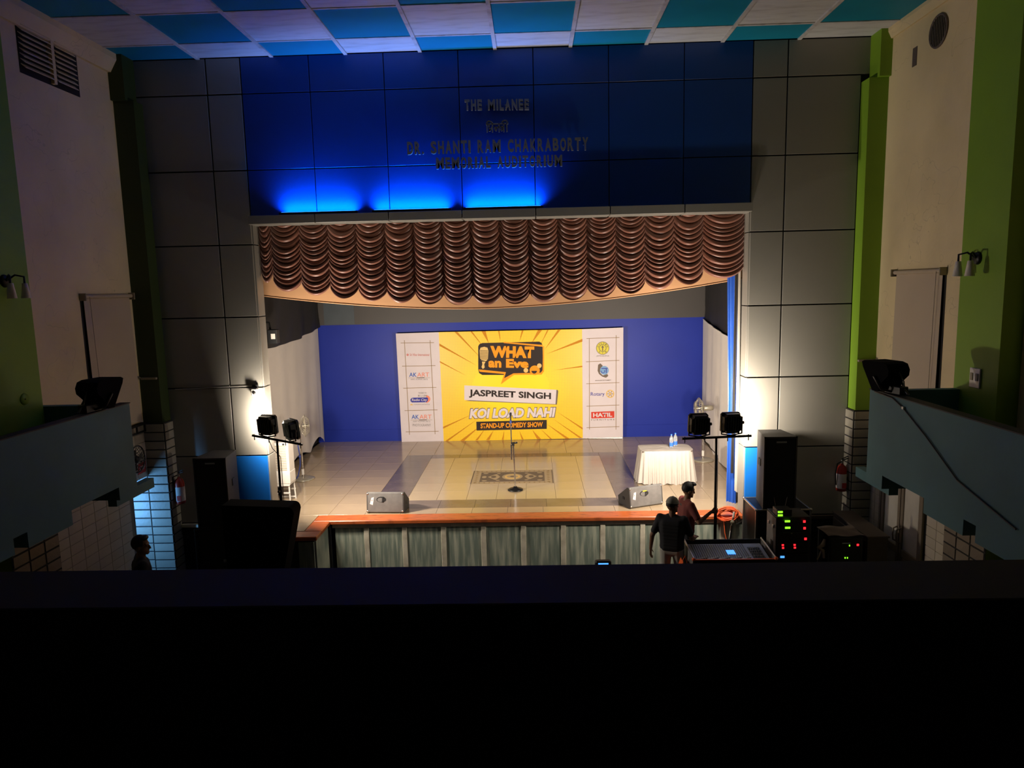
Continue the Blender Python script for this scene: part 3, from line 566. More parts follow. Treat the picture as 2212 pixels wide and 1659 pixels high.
for k in range(6): a = R(60*k); bline((1318+2*math.cos(a), 850.8+2*math.sin(a)), (1318+7*math.cos(a), 850.8+7*math.sin(a)), .7)
hb = bpoly('red_block', [(1277,890),(1327,888),(1327,902.5),(1277.3,904)], PR['red'], ban, .004); btext('HATIL', 1281, 1322.5, 892.3, 901.2, PR['white'], hb, .008, .035, dv=-1); btext('F U R N I T U R E', 1277, 1327.5, 905.8, 908.6, PR['brown'], ban, .005, .01, dv=-1)

# wall sign letters over the stage
sg = thing('wall_sign', 'raised dark metal lettering naming the auditorium on the blue wall', 'sign', (-.5, 0, 7.4))
def sign_row(text, a, b, h, weight=.04):
    """a,b: lower-left and lower-right of the row, h: letter height"""
    adv = {'I': .5, 'M': 1.3, ' ': .75, '.': .45, 'N': 1.08, 'E': .9, 'L': .85, 'A': 1.05}
    tot = sum(adv.get(c, 1) for c in text)-.2; x = 0; a = Vector(a); b = Vector(b); L = sg.location
    for ch in text:
        w_ = adv.get(ch, 1)
        if ch != ' ':
            p0 = a.lerp(b, x/tot); p1 = a.lerp(b, (x+w_-.2)/tot)
            fit_text('letter', ch, [p0-L, p1-L, p0+Vector((0, 0, h*(.22 if ch == '.' else 1)))-L], M['metalL'], sg, weight, 0, .05)
        x += w_
sy = -.07
sign_row('THE MILANEE', (-1.0, sy, 7.82), (.03, sy, 7.80), .165)
sign_row('DR. SHANTI RAM CHAKRABORTY', (-1.95, sy, 7.16), (.97, sy, 7.15), .20)
sign_row('MEMORIAL AUDITORIUM', (-1.49, sy, 6.92), (.55, sy, 6.91), .18)
def stroke(pts):      # one sign letter of the second script, drawn as flat bars
    q = [Vector((-.66+p[0]*.35, sy, 7.475+p[1]*.18)) for p in pts]; m_ = MB()
    for p0, p1 in zip(q[:-1], q[1:]):
        d = (p1-p0).normalized(); n = Vector((-d.z, 0, d.x))*.009; e = d*.006
        m_.prism([((p0-e+n).x, (p0-e+n).z), ((p1+e+n).x, (p1+e+n).z), ((p1+e-n).x, (p1+e-n).z), ((p0-e-n).x, (p0-e-n).z)], sy-.025, sy+.025, 'y')
    return part('letter', m_, M['metalL'], sg, True)
stroke([(.03,0),(.03,.68),(.02,.8),(.08,.93),(.18,.93),(.27,.80),(.28,.68)]); stroke([(0,.68),(.33,.68)])
stroke([(.12,.68),(.12,.35),(.17,.2),(.12,.1),(.16,.1),(.26,.42)]); stroke([(.28,.68),(.28,0)])
stroke([(.36,.68),(.62,.68)]); stroke([(.38,.3),(.42,.42),(.47,.3),(.44,.12),(.40,.2)]); stroke([(.47,.3),(.53,.42),(.58,.36)]); stroke([(.58,.68),(.58,0)])
stroke([(.64,.68),(1,.68)]); stroke([(.66,.2),(.70,.1),(.75,.18),(.72,.32),(.67,.42),(.80,.45)]); stroke([(.80,.68),(.80,0)]); stroke([(.94,0),(.94,.68),(.97,.8),(.92,.95),(.80,.95),(.72,.82),(.74,.70)])
for a, b, z in ((-.95, -.05, 7.9), (-1.9, .9, 7.25), (-1.4, .5, 7.0), (-.62, -.35, 7.56)):
    for k in range(4): x = a+(b-a)*k/3; part('standoff', MB().tube([(x, -.045, z), (x, .005, z)], .008, 6), M['metalL'], sg, True)

# ================================================================== THINGS ON THE STAGE
# inlaid-looking rug
rug = thing('rug', 'small brown patterned rug in the middle of the stage', 'rug', (-.465, 2.75, 1.0))
def rp_(name, x0, x1, y0, y1, mt, z): return part(name, MB().box(x0, x1, y0, y1, z, z+.0015), mt, rug)
rp_('base_weave', -.86, .86, -.53, .53, PR['tan'], .0); rp_('end_band', -.86, -.84, -.53, .53, PR['brown'], .0016); rp_('end_band', .84, .86, -.53, .53, PR['brown'], .0016); rp_('field', -.68, .68, -.37, .37, PR['brown'], .0016)
def ellp(rx, ry, cx=0, cy=0, n=20): return [(cx+rx*math.cos(6.283*i/n), cy+ry*math.sin(6.283*i/n)) for i in range(n)]
for k, (rx, ry, mt) in enumerate(((.22, .24, 'tan'), (.17, .18, 'gold'), (.12, .11, 'tan'), (.05, .05, 'brown'))): part('medallion', MB().prism(ellp(rx, ry), .0032+.0016*k, .0046+.0016*k, 'z'), PR[mt], rug)
for s in (-1, 1):
    part('palmette', MB().prism([(s*.26, 0), (s*.34, .22), (s*.38, .2), (s*.52, 0), (s*.38, -.2), (s*.34, -.22)], .0032, .0046, 'z'), PR['tan'], rug); part('palmette_centre', MB().prism(ellp(.055, .09, s*.4), .0048, .006, 'z'), PR['brown'], rug)
    for t in (-1, 1):
        part('corner_leaf', MB().prism(ellp(.055, .035, s*.58, t*.29), .0032, .0046, 'z'), PR['tan'], rug); part('corner_leaf', MB().prism(ellp(.04, .03, s*.3, t*.27), .0032, .0046, 'z'), PR['tan'], rug)
    part('side_flower', MB().prism(ellp(.05, .08, s*.6), .0032, .0046, 'z'), PR['tan'], rug)
for i in range(16):
    for t in (-1, 1): part('border_flower', MB().prism(ellp(.018, .03, -.78+i*.104, t*.45, 8), .0017, .003, 'z'), PR['line'], rug)
for i in range(7):
    for t in (-1, 1): part('border_flower', MB().prism(ellp(.03, .03, t*.76, -.42+i*.14, 8), .0017, .003, 'z'), PR['line'], rug)
# microphone stand
ms = thing('microphone_stand', 'chrome microphone stand on round black base at centre stage', 'microphone stand', (-.38, 1.76, 1.0))
part('base', MB().lathe([(0,.0),(.15,.0),(.155,.012),(.13,.03),(.05,.05),(.03,.075),(0,.075)], 28), M['blackM'], ms)
part('lower_tube', MB().tube([(0,0,.05),(-.02,0,.93)], .014), M['chrome'], ms); part('clutch', MB().tube([(-.02,0,.9),(-.02,0,.97)], .022).tube([(-.05,0,.95),(.06,-.01,.96)], .016), M['blackM'], ms)
part('boom_tube', MB().tube([(-.062,0,.62),(-.058,0,.98),(-.062,0,1.36)], .011), M['chrome'], ms); part('grip', MB().tube([(-.062,0,.62),(-.06,0,.93)], .018), M['chrome'], ms); part('wing_nut', MB().tube([(0,-.01,.955),(.05,-.02,.985)], .008), M['chrome'], ms); part('clip', MB().tube([(-.062,0,1.35),(-.06,0,1.41)], .02), M['bluecord'], ms)
mcx = thing('microphone', 'black microphone clipped upright on the chrome stand', 'microphone', (-.442, 1.76, 2.41))
part('handle', MB().tube([(0,0,0),(0,0,.10)], [.013,.02]), M['black'], mcx); part('grille_ball', MB().ell((0,0,.125), (.026,.026,.032)), M['blackM'], mcx)
# wedge monitors
def wedge(loc, rz, label, flip):
    r = thing('floor_monitor', label, 'speaker', loc, rz, 'stage floor monitors')
    prof = [(.03,.0),(.0,.03),(.045,.36),(.075,.375),(.12,.365),(.45,.14),(.43,.0)]
    part('cabinet', MB().prism(prof, .02, .66, 'x'), M['carpet'], r); part('side_cheek', MB().prism(prof, .66, .68, 'x'), M['carpetD'], r); part('side_cheek', MB().prism(prof, .0, .02, 'x'), M['carpetD'], r)
    part('grille', MB().add([(.05,.165,.348),(.63,.165,.348),(.63,.43,.162),(.05,.43,.162)], [(0,1,2,3)]), M['grille'], r)
    def on(x, h, off=.004): t = (h-.03)/.33; return (x, .045*t-off, h)
    hx = .27 if not flip else .30
    def plate(nm, poly, mt, off=.004):
        return part(nm, MB().add([on(a, b, off) for a, b in poly]+[on(a, b, off-.004) for a, b in poly], [tuple(range(len(poly)))]+[(i, (i+1) % len(poly), (i+1) % len(poly)+len(poly), i+len(poly)) for i in range(len(poly))]), mt, r)
    plate('handle_recess', [(hx+.09*math.cos(6.283*i/18)*(1 if abs(math.cos(6.283*i/18)) > .5 else 1), .25+.05*math.sin(6.283*i/18)) for i in range(18)], M['black'], .002)
    plate('handle_dish', [(hx-.012+.062*math.cos(6.283*i/16), .243+.038*math.sin(6.283*i/16)) for i in range(16)], M['carpet'], .004); plate('handle_bar', [(hx+.012,.2),(hx+.04,.2),(hx+.045,.30),(hx+.017,.30)], M['black'], .007)
    plate('warning_sticker', [(.06,.17),(.115,.15),(.135,.29),(.09,.28)], M['paper'], .004); plate('sticker_mark', [(.085,.225),(.105,.222),(.108,.26)], PR['pink'], .006)
    if flip: plate('yellow_tape', [(hx-.03,.285),(hx+.05,.285),(hx+.05,.3),(hx-.03,.3)], M['yellowT'], .009)
    for cx_, cz in ((.02,.35),(.66,.35),(.02,.04),(.66,.04)): part('corner_guard', MB().ell((cx_, .045*(cz-.03)/.33, cz), (.018,.012,.018), 8, 6), M['alu'], r)
    for s in (0, .68): part('side_grip', MB().cbox(s-.006, s+.006, .2, .28, .12, .17, .004), M['black'], r)
    return r
wedge((-3.04, .40, 1.003), R(-3), 'grey floor monitor at the left front of the stage', False)
wedge((1.71, .42, 1.003), R(22), 'grey floor monitor with yellow tape at the right front', True)
# skirted table
tb = thing('table', 'small table under an ivory cloth at the right of the stage', 'table', (2.68, 2.33, 1.0))
part('tabletop', MB().cbox(-.5, .5, -.28, .28, .645, .67, .005), M['wood'], tb)
for sx_ in (-.45, .45):
    for sy_ in (-.24, .24): part('leg', MB().box(sx_-.02, sx_+.02, sy_-.02, sy_+.02, 0, .645), M['blackM'], tb)
tcl = thing('tablecloth', 'ivory pleated tablecloth reaching the stage floor', 'tablecloth', (2.68, 2.33, 1.0))
def rrect(t, hx, hy, rad):
    per = [(hx-rad)*2, (hy-rad)*2]; P_ = 2*(per[0]+per[1])+2*math.pi*rad; s = (t % 1)*P_; segs = [('x', -hx+rad, -hy, 1, 0, per[0]), ('a', hx-rad, -hy+rad, -90, 0, math.pi*rad/2), ('x', hx, -hy+rad, 0, 1, per[1]), ('a', hx-rad, hy-rad, 0, 0, math.pi*rad/2), ('x', hx-rad, hy, -1, 0, per[0]), ('a', -hx+rad, hy-rad, 90, 0, math.pi*rad/2), ('x', -hx, hy-rad, 0, -1, per[1]), ('a', -hx+rad, -hy+rad, 180, 0, math.pi*rad/2)]
    for k, a, b, c, d, L in segs:
        if s <= L+1e-9:
            if k == 'x': return (a+c*s, b+d*s, d, -c)
            an = R(c)+s/rad; return (a+rad*math.cos(an), b+rad*math.sin(an), math.cos(an), math.sin(an))
        s -= L
    return (-hx+rad, -hy, 0, -1)
def skirt(u, v):
    x, y, nx, ny = rrect(u, .52, .30, .13); k = v*(.5+.5*math.sin(u*6.283*31+2*math.sin(u*25)))*.05+.05*v
    return (x+nx*k, y+ny*k, .685-.675*v+.012*math.sin(u*60)*v-.01*(1-v))
part('skirt', MB().grid(skirt, 380, 10), M['linen'], tcl); part('top', MB().grid(lambda u, v: ((lambda q: (q[0]*v, q[1]*v, .678+.012*(1-v**6)+.002*math.sin(u*40)))(rrect(u, .525, .305, .13))), 64, 6), M['linen'], tcl)
def bottle(loc, label):
    r = thing('water_bottle', label, 'bottle', loc, 0, 'water bottles on the stage table')
    part('bottle', MB().lathe([(0,0),(.038,0),(.04,.01),(.04,.08),(.036,.1),(.04,.12),(.04,.17),(.03,.21),(.014,.235),(.014,.25),(0,.25)], 16), M['bottle'], r); part('label_band', MB().lathe([(.0412,.03),(.0412,.10)], 16), M['label'], r); part('cap', MB().lathe([(0,.275),(.016,.275),(.016,.25)], 12), M['capW'], r)
bottle((2.80, 2.28, 1.692), 'clear water bottle with blue label, nearer of the two'); bottle((2.905, 2.40, 1.692), 'clear water bottle with blue label, farther of the two')
# pedestal fans
def ped_fan(loc, rz, tilt, label, hh=1.17, grp='pedestal fans on the stage'):
    r = thing('pedestal_fan', label, 'fan', loc, rz, grp)      # blows along local +y
    part('base', MB().lathe([(0,0),(.24,0),(.245,.012),(.2,.03),(.05,.05),(0,.05)], 28), M['ring'], r); part('pole', MB().tube([(0,0,.04),(0,0,.6)], .02).tube([(0,0,.55),(0,0,hh-.03)], .014), M['chrome'], r); part('pole_collar', MB().tube([(0,0,.10),(0,0,.22)], .03), M['wplastic'], r)
    part('motor', MB().lathe([(0,-.22),(.05,-.21),(.065,-.15),(.065,-.02),(.04,.02),(0,.02)], 18, (0,0,hh), 'y'), M['ring'], r)
    cage = part('cage', MB().ring((0,.1,hh), .235, .008, 'y', 32, 6), M['ring'], r)
    for k in range(28):
        a = 6.283*k/28; c, s = math.cos(a), math.sin(a)
        part('cage_wire', MB().tube([(.03*c,.19,hh+.03*s),(.14*c,.18,hh+.14*s),(.235*c,.1,hh+.235*s),(.15*c,.03,hh+.15*s),(.05*c,.01,hh+.05*s)], .0032, 4), M['ring'], cage)
    for q in (.09, .16): part('cage_hoop', MB().ring((0,.182,hh), q, .003, 'y', 24, 4), M['ring'], cage)
    for k in range(4):
        a0 = 6.283*k/4; pts = [(a0-.28, .05), (a0-.42, .19), (a0+.1, .215), (a0+.3, .05)]
        part('blade', MB().add([(rr*math.cos(a), .09+.03*math.sin((a-a0)*3), hh+rr*math.sin(a)) for a, rr in pts], [(0,1,2,3)]), M['ring'], r)
    part('hub', MB().lathe([(0,.2),(.03,.19),(.035,.05)], 14, (0,0,hh), 'y'), M['ring'], r); return r
ped_fan((-4.98, 2.83, 1.002), R(-70), 0, 'pedestal fan by the white cloth at the left of the stage', 1.16)
ped_fan((3.84, 3.92, 1.002), R(92), 0, 'pedestal fan side-on before the right white cloth', 1.20)
rp0 = thing('rope', 'dark blue rope hanging down the left pedestal fan', 'rope', (-5.02, 2.74, 1.02)); part('cord', MB().tube([(.0,0,.75),(.03,0,.5),(.02,0,.3),(-.03,.0,.1),(-.08,0,.0)], .012, 6), M['bluecord'], rp0); part('knot', MB().ell((.025,0,.5), (.03,.025,.025)), M['bluecord'], rp0)
# air cooler on a white step stand
stn = thing('cooler_stand', 'white open metal stand under the air cooler', 'stand', (-4.80, 1.25, 1.002))
for sx_ in (-.15, .13):
    for sy_ in (-.16, .16): part('leg', MB().tube([(sx_, sy_, 0), (sx_*.9, sy_*.85, .36)], .016, 6), M['wplastic'], stn)
for z in (.04, .20, .35):
    part('rung', MB().cbox(-.16, .14, -.17, -.14, z-.014, z+.014, .004), M['wplastic'], stn); part('rung', MB().cbox(-.16, .14, .14, .17, z-.014, z+.014, .004), M['wplastic'], stn)
part('top_plate', MB().cbox(-.16, .15, -.17, .17, .36, .375, .004), M['wplastic'], stn)
ac = thing('air_cooler', 'tall white air cooler with tan louvred front', 'air cooler', (-4.80, 1.25, 1.378))
part('body', MB().cbox(-.16, .15, -.16, .16, 0, .80, .02), M['wplastic'], ac); part('tank', MB().cbox(-.165, .155, -.17, .165, .0, .24, .015), M['wplastic'], ac); part('grille_panel', MB().box(-.10, .11, -.166, -.158, .27, .75), M['grill'], ac)
for k in range(14): part('slat', MB().box(-.10, .11, -.172, -.164, .285+.033*k, .297+.033*k), M['wplastic'], ac)
part('centre_bar', MB().box(-.035, -.02, -.176, -.165, .27, .75), M['wplastic'], ac); part('control_knob', MB().lathe([(0,-.012),(.02,-.012),(.02,0)], 12, (.07,-.16,.775), 'y'), M['black'], ac)
# small wall loudspeaker in the left wing
wsp = thing('wing_lamp', 'small black lamp with a white face high in the left wing', 'lamp', tuple(P(592, 742, 1, 1.5)))
part('housing', MB().cbox(-.09, .09, -.08, .08, 0, .27, .01), M['black'], wsp); part('face', MB().box(-.02, .06, -.085, -.079, .09, .19), M['wplastic'], wsp); part('bracket', MB().tube([(-.05,0,.25),(-.07,0,.4),(-.28,.02,.42)], .02, 6), M['blackM'], wsp)

# ================================================================== IN FRONT OF THE STAGE
def tower(x0, x1, y0, y1, z0, z1, label):
    r = thing('speaker_tower', label, 'speaker', ((x0+x1)/2, (y0+y1)/2, z0), 0, 'tall black loudspeakers'); hx = (x1-x0)/2; hy = (y1-y0)/2; h = z1-z0
    part('cabinet', MB().prism([(-hx,-hy),(hx,-hy),(hx*.72,hy),(-hx*.72,hy)], 0, h, 'z'), M['carpetD'], r); part('grille', MB().cbox(-hx+.03, hx-.03, -hy-.018, -hy, .03, h-.03, .008), M['grille'], r)
    part('badge', MB().box(-.07, .09, -hy-.024, -hy-.018, h-.10, h-.075), M['knobs'], r); part('rim', MB().box(-hx, hx, -hy-.02, -hy, h-.028, h).box(-hx, -hx+.026, -hy-.02, -hy, 0, h).box(hx-.026, hx, -hy-.02, -hy, 0, h), M['carpetD'], r)
    for s in (-1, 1): part('side_grip', MB().cbox(s*hx*.86-.02, s*hx*.86+.02, -.06, .06, h*.55, h*.55+.12, .006), M['black'], r)
    return r
def roadcase(x0, x1, y0, y1, z1, label, edge=M['alu']):
    r = thing('road_case', label, 'case', ((x0+x1)/2, (y0+y1)/2, 0)); hx = (x1-x0)/2; hy = (y1-y0)/2
    part('body', MB().box(-hx+.006, hx-.006, -hy+.006, hy-.006, 0.02, z1-.006), M['black'], r)
    for sx_ in (-1, 1):
        for sy_ in (-1, 1): part('edge_strip', MB().cbox(sx_*hx-.016, sx_*hx+.016, sy_*hy-.016, sy_*hy+.016, .02, z1, .004), edge, r); part('corner_ball', MB().ell((sx_*hx, sy_*hy, z1-.01), (.03,.03,.022), 8, 6), edge, r); part('caster', MB().lathe([(0,-.02),(.02,-.02),(.02,.02),(0,.02)], 10, (sx_*hx*.8, sy_*hy*.8, .02), 'x'), M['black'], r)
        part('edge_strip', MB().cbox(sx_*hx-.014, sx_*hx+.014, -hy, hy, z1-.028, z1, .004), edge, r); part('edge_strip', MB().cbox(-hx, hx, sx_*hy-.014, sx_*hy+.014, z1-.028, z1, .004), edge, r)
    part('latch', MB().cbox(-.05, .05, -hy-.014, -hy+.004, z1*.6, z1*.6+.1, .004), edge, r); return r
roadcase(3.56, 4.42, -.80, -.12, 1.365, 'aluminium-edged black case under the right loudspeaker tower'); tower(3.66, 4.18, -.78, -.22, 1.367, 2.55, 'tall black loudspeaker on an aluminium-edged case, right of the stage')
roadcase(-5.58, -4.98, -.84, -.12, 1.17, 'black case under the left loudspeaker tower', M['blackM']); tower(-5.54, -5.0, -.80, -.22, 1.173, 2.36, 'tall black loudspeaker on a black case, left of the stage')
eq = thing('covered_equipment', 'large black covered equipment cabinet with rounded top corner, left of stage', 'cabinet', (-4.0, -1.9, 0))
pol = [(-.55, .1), (.12, .1), (.20, .5), (.50, 1.80)]+[(.50-.1*(1-math.cos(R(a)))+.018*(a/90), 1.80+.11*math.sin(R(a))) for a in range(15, 91, 15)]+[(-.55, 1.95)]
part('cover', MB().prism(pol, -.16, .16, 'y'), M['void'], eq); part('foot', MB().cbox(-.5, -.38, -.22, .22, 0, .1, .01), M['black'], eq); part('foot', MB().cbox(-.02, .1, -.22, .22, 0, .1, .01), M['black'], eq); part('latch', MB().cbox(-.57, -.53, -.19, -.15, 1.1, 1.14, .004), M['chrome'], eq)
# amplifier rack
rk = thing('amplifier_rack', 'tall black amplifier rack with green displays and red lamps', 'amplifier rack', (3.84, -1.42, 0))
part('case', MB().box(-.24, .24, -.2, .2, .03, 1.50), M['black'], rk); part('side_panel', MB().box(-.252, -.241, -.2, .2, .25, 1.49), M['carpet'], rk); part('side_panel', MB().box(.241, .252, -.2, .2, .05, 1.49), M['carpetD'], rk); part('lid', MB().cbox(-.25, .25, -.21, .21, 1.50, 1.515, .004), M['carpetD'], rk)
for y in (-.12, .08): part('latch', MB().cbox(-.275, -.25, y-.025, y+.025, 1.32, 1.37, .006), M['alu'], rk)
part('side_handle', MB().box(-.258, -.25, -.1, .0, .95, 1.1), M['black'], rk)
for k in range(8): part('unit_face', MB().cbox(-.225, .225, -.215, -.2, .10+.17*k, .26+.17*k, .004), M['blackM'], rk)
def led(root, u, v, yp, w_, h_, mt, nm='lamp'):
    p = P(u, v, 1, yp)-root.location; part(nm, MB().box(p.x-w_/2, p.x+w_/2, p.y-.006, p.y+.002, p.z-h_/2, p.z+h_/2), mt, root)
for u, v in ((1701, 1126), (1701.5, 1140)): led(rk, u, v, -1.638, .075, .028, M['ledG'], 'display')
for u, v in ((1737.5, 1126.5), (1738, 1141), (1740, 1164)): led(rk, u, v, -1.638, .034, .034, M['ledR'])
for u, v in ((1691, 1177.5), (1691.5, 1183.5), (1716.5, 1177), (1717, 1183)): led(rk, u, v, -1.638, .03, .026, M['ledR'])
led(rk, 1690, 1203, -1.638, .06, .03, M['ledB'], 'display'); led(rk, 1710, 1152, -1.638, .02, .012, M['conduit'])
rx = thing('wireless_receiver', 'small receiver with two green displays on the amplifier rack', 'receiver', (3.70, -1.50, 1.517))
for k in range(2): part('unit', MB().cbox(-.09, .13, -.1, .1, .0+.05*k, .048+.05*k, .004), M['black'], rx)
for s in (-1, 1): part('antenna', MB().tube([(.02+s*.07, .08, .09), (.02+s*.1, .08, .24)], .004, 5), M['black'], rx)
for v in (1106, 1113): led(rx, 1685.5, v, -1.602, .07, .026, M['ledG'], 'display')
am = thing('amplifier', 'second black amplifier with one red lamp under a brown cloth', 'amplifier', (4.63, -1.42, 0))
part('case', MB().box(-.25, .25, -.2, .2, .03, 1.2), M['black'], am); part('face', MB().cbox(-.23, .23, -.215, -.2, .75, 1.17, .006), M['blackM'], am); part('vent_slot', MB().box(-.06, .06, -.219, -.214, 1.09, 1.105), M['knobs'], am); led(am, 1853, 1177, -1.638, .03, .03, M['ledR']); led(am, 1835, 1178.5, -1.638, .012, .022, M['ledG'])
for u in (1825.5, 1830.5): led(am, u, 1205, -1.638, .012, .022, M['ledG'])
ck = thing('cover_cloth', 'brown cloth lying on the second amplifier', 'cloth', (4.63, -1.42, 1.202)); part('cloth', MB().grid(lambda u, v: (-.27+.54*u, -.22+.44*v, .012+.01*math.sin(u*9+v*5)), 24, 14), M['sack'], ck)
pg = thing('rag', 'tan rag knotted on the side of the second amplifier', 'rag', (4.362, -1.52, .84)); part('folds', MB().tube([(0,0,.28),(-.03,-.02,.2),(-.10,-.03,.16),(-.04,-.03,.12),(-.02,-.03,.0)], [.02,.035,.03,.03,.02], 7), M['blind'], pg); part('tail', MB().tube([(-.06,-.03,.14),(-.09,-.04,.05),(-.12,-.04,-.02)], .012, 6), M['blind'], pg)
cb = thing('cabinet', 'brown wooden cabinet standing by the right wall', 'cabinet', (5.1, -1.0, 0)); part('body', MB().box(-.14, .16, -.6, .6, .02, 1.16), M['wood'], cb); part('top', MB().cbox(-.16, .18, -.62, .62, 1.16, 1.19, .006), M['wood'], cb)
for y in (-.3, .3): part('door', MB().cbox(-.158, -.14, y-.28, y+.28, .08, 1.1, .006), M['wood'], cb)
part('knob', MB().ell((-.17, -.05, .6), (.015,.015,.015), 8, 6), M['alu'], cb)
# mixing desk in its case on a table
mt_ = thing('folding_table', 'black folding table under the mixing desk', 'table', (2.92, -1.52, 0)); part('tabletop', MB().cbox(-.62, .62, -.36, .34, .79, .815, .006), M['black'], mt_)
for sx_ in (-.56, .56):
    for sy_ in (-.3, .28): part('leg', MB().tube([(sx_, sy_, 0), (sx_, sy_, .79)], .016, 6), M['blackM'], mt_)
mcs = thing('mixer_case', 'open flight case tray with orange edge round the mixing desk', 'case', (2.92, -1.52, .817)); part('tray', MB().box(-.60, .60, -.33, .33, 0, .02), M['black'], mcs)
part('front_side', MB().cbox(-.60, .60, -.345, -.325, .0, .13, .004), M['black'], mcs); part('orange_edge', MB().cbox(-.60, .60, -.35, -.32, .13, .145, .004), M['orange'], mcs); part('back_side', MB().cbox(-.60, .60, .325, .345, 0, .2, .004), M['black'], mcs)
for s in (-1, 1): part('end_side', MB().prism([(-.345, 0), (.345, 0), (.345, .21), (-.345, .15)], s*.6-.012, s*.6+.012, 'x'), M['carpet'], mcs); part('edge_strip', MB().tube([(s*.6, -.345, .155), (s*.6, .345, .215)], .014, 6), M['alu'], mcs); part('corner_ball', MB().ell((s*.6, -.345, .15), (.03,.03,.025), 8, 6), M['orange'], mcs)
mx_ = thing('mixing_desk', 'blue-grey mixing desk with rows of black faders and lit screen', 'mixing desk', (2.92, -1.52, .84), rot=(R(7), 0, 0))
part('body', MB().cbox(-.56, .56, -.28, .28, .04, .10, .01), M['console'], mx_)
for k in range(24): part('fader_strip', MB().box(-.52+.034*k, -.506+.034*k, -.25, .25, .10, .104), M['fader'], mx_)
for k in range(24): part('fader_cap', MB().cbox(-.525+.034*k, -.501+.034*k, -.23+.01*(k % 5), -.20+.01*(k % 5), .104, .12, .003), M['knobs'], mx_)
part('screen', MB().box(-.03, .09, -.07, .05, .105, .112), M['ledB'], mx_); part('master_section', MB().box(.32, .5, -.2, .15, .1, .105), M['fader'], mx_)
for k in range(5):
    for j in range(4): part('knob', MB().lathe([(0,.02),(.01,.02),(.012,0)], 8, (.34+.033*k, -.15+.08*j, .105)), M['knobs'], mx_)
ob = thing('orange_bag', 'bright orange bag hanging beside the mixing desk', 'bag', (2.18, -1.62, .45)); part('bag', MB().prism([(-.03,.0),(.11,.0),(.12,.12),(.06,.3),(.02,.42),(-.02,.3),(-.04,.12)], -.09, .09, 'y'), M['orange'], ob); part('strap', MB().tube([(.02,-.03,.4),(.06,-.02,.48),(.11,.0,.32)], .008, 5), M['orange'], ob)
# orange cable coil on the stage edge
cc = thing('cable_coil', 'coil of bright orange cable hanging over the stage edge', 'cable', (3.30, -.03, 1.02))
for k in range(15):
    a = random.uniform(-.3, .3); rx_ = random.uniform(.13, .19); rz_ = random.uniform(.085, .12); o_ = random.uniform(-.03, .03); ph = random.random()
    pts = [(rx_*math.cos(t)+.04*math.sin(a), -.02-.05*random.random()*.3+.03*math.sin(t+ph*6), o_+.03+rz_*math.sin(t)*math.cos(a)+.05*math.cos(t)*math.sin(a)) for t in [6.283*i/28 for i in range(28)]]
    part('loop', MB().tube(pts, .012, 6, closed=True), M['orangeC'], cc)
part('tail', MB().tube([(-.06,-.03,-.05),(-.04,-.05,-.3),(.03,-.06,-.6),(.06,-.1,-1.0)], .008, 6), M['orangeC'], cc)
bk = thing('black_cable', 'black cables dangling from the stage edge beside the orange coil', 'cable', (3.5, -.04, .99))
for k in range(3): part('strand', MB().tube([(-.1+.06*k,.02,.0),(-.04+.06*k,-.03,-.12-.03*k),(.05+.04*k,-.04,-.06),(.10,-.04,-.25),(.08,-.05,-.95)], .007, 5), M['black'], bk)
sm = thing('folded_microphone_stand', 'shiny folded microphone stand leaning on the stage front', 'microphone stand', (3.12, -.62, 0)); part('tube', MB().tube([(0,0,.02),(.17,.25,.95)], .022), M['chrome'], sm); part('inner_tube', MB().tube([(.17,.25,.95),(.215,.32,1.08)], .012), M['chrome'], sm); part('boss', MB().ell((.19,.28,1.0), (.035,.035,.035), 10, 8), M['conduit'], sm); part('clip', MB().tube([(.215,.32,1.07),(.23,.33,1.16)], .018), M['wplastic'], sm)
tv = thing('display_monitor', 'small black device with a glowing blue screen before the stage', 'device', (1.0, -1.76, 0)); part('stand', MB().tube([(0,0,.02),(0,0,.80)], .02).lathe([(0,0),(.16,0),(.16,.02),(0,.02)], 16), M['blackM'], tv); part('body', MB().cbox(-.12, .12, -.05, .05, .80, .93, .02), M['black'], tv); part('screen', MB().box(-.075, .075, -.056, -.05, .84, .905), M['ledB'], tv)

# ================================================================== ON THE WALLS
def extinguisher(loc, face, label):
    r = thing('fire_extinguisher', label, 'extinguisher', loc, 0, 'fire extinguishers on the corner pilasters')
    part('cylinder', MB().lathe([(0,0),(.075,0),(.08,.02),(.08,.36),(.06,.42),(.025,.45),(.025,.47),(0,.47)], 20), M['redP'], r); part('label', MB().lathe([(.0815,.05),(.0815,.30)], 20), M['paper'], r); part('red_patch', MB().box(-.02, .05, -.088, -.08, .06, .15), M['redS'], r); part('valve', MB().tube([(0,0,.46),(0,0,.53)], .018), M['alu'], r)
    part('lever', MB().tube([(-.01,0,.52),(.09,-.02,.56)], .009, 6).tube([(-.01,0,.54),(.09,-.02,.60)], .009, 6), M['black'], r); part('hose', MB().tube([(-.02,-.01,.5),(-.09,-.03,.47),(-.11,-.02,.3),(-.095,-.01,.1)], .011, 6), M['black'], r); part('bracket', MB().box(min(0, face*.1), max(0, face*.1), -.03, .03, .2, .24), M['blackM'], r); return r
extinguisher((5.165, -.17, 1.47), 1, 'red fire extinguisher on the right corner pilaster'); extinguisher((-6.13, -.17, 1.42), -1, 'red fire extinguisher on the left corner pilaster')
cv = thing('security_camera', 'white dome security camera on the left front wall', 'camera', (-4.74, -.005, 3.36)); part('mount', MB().cbox(-.05, .05, -.04, .0, .03, .09, .006), M['black'], cv); part('body', MB().cbox(-.055, .055, -.10, -.0, -.10, .03, .015), M['wplastic'], cv); part('lens', MB().ell((0,-.10,-.04), (.03,.015,.03), 12, 8), M['black'], cv)
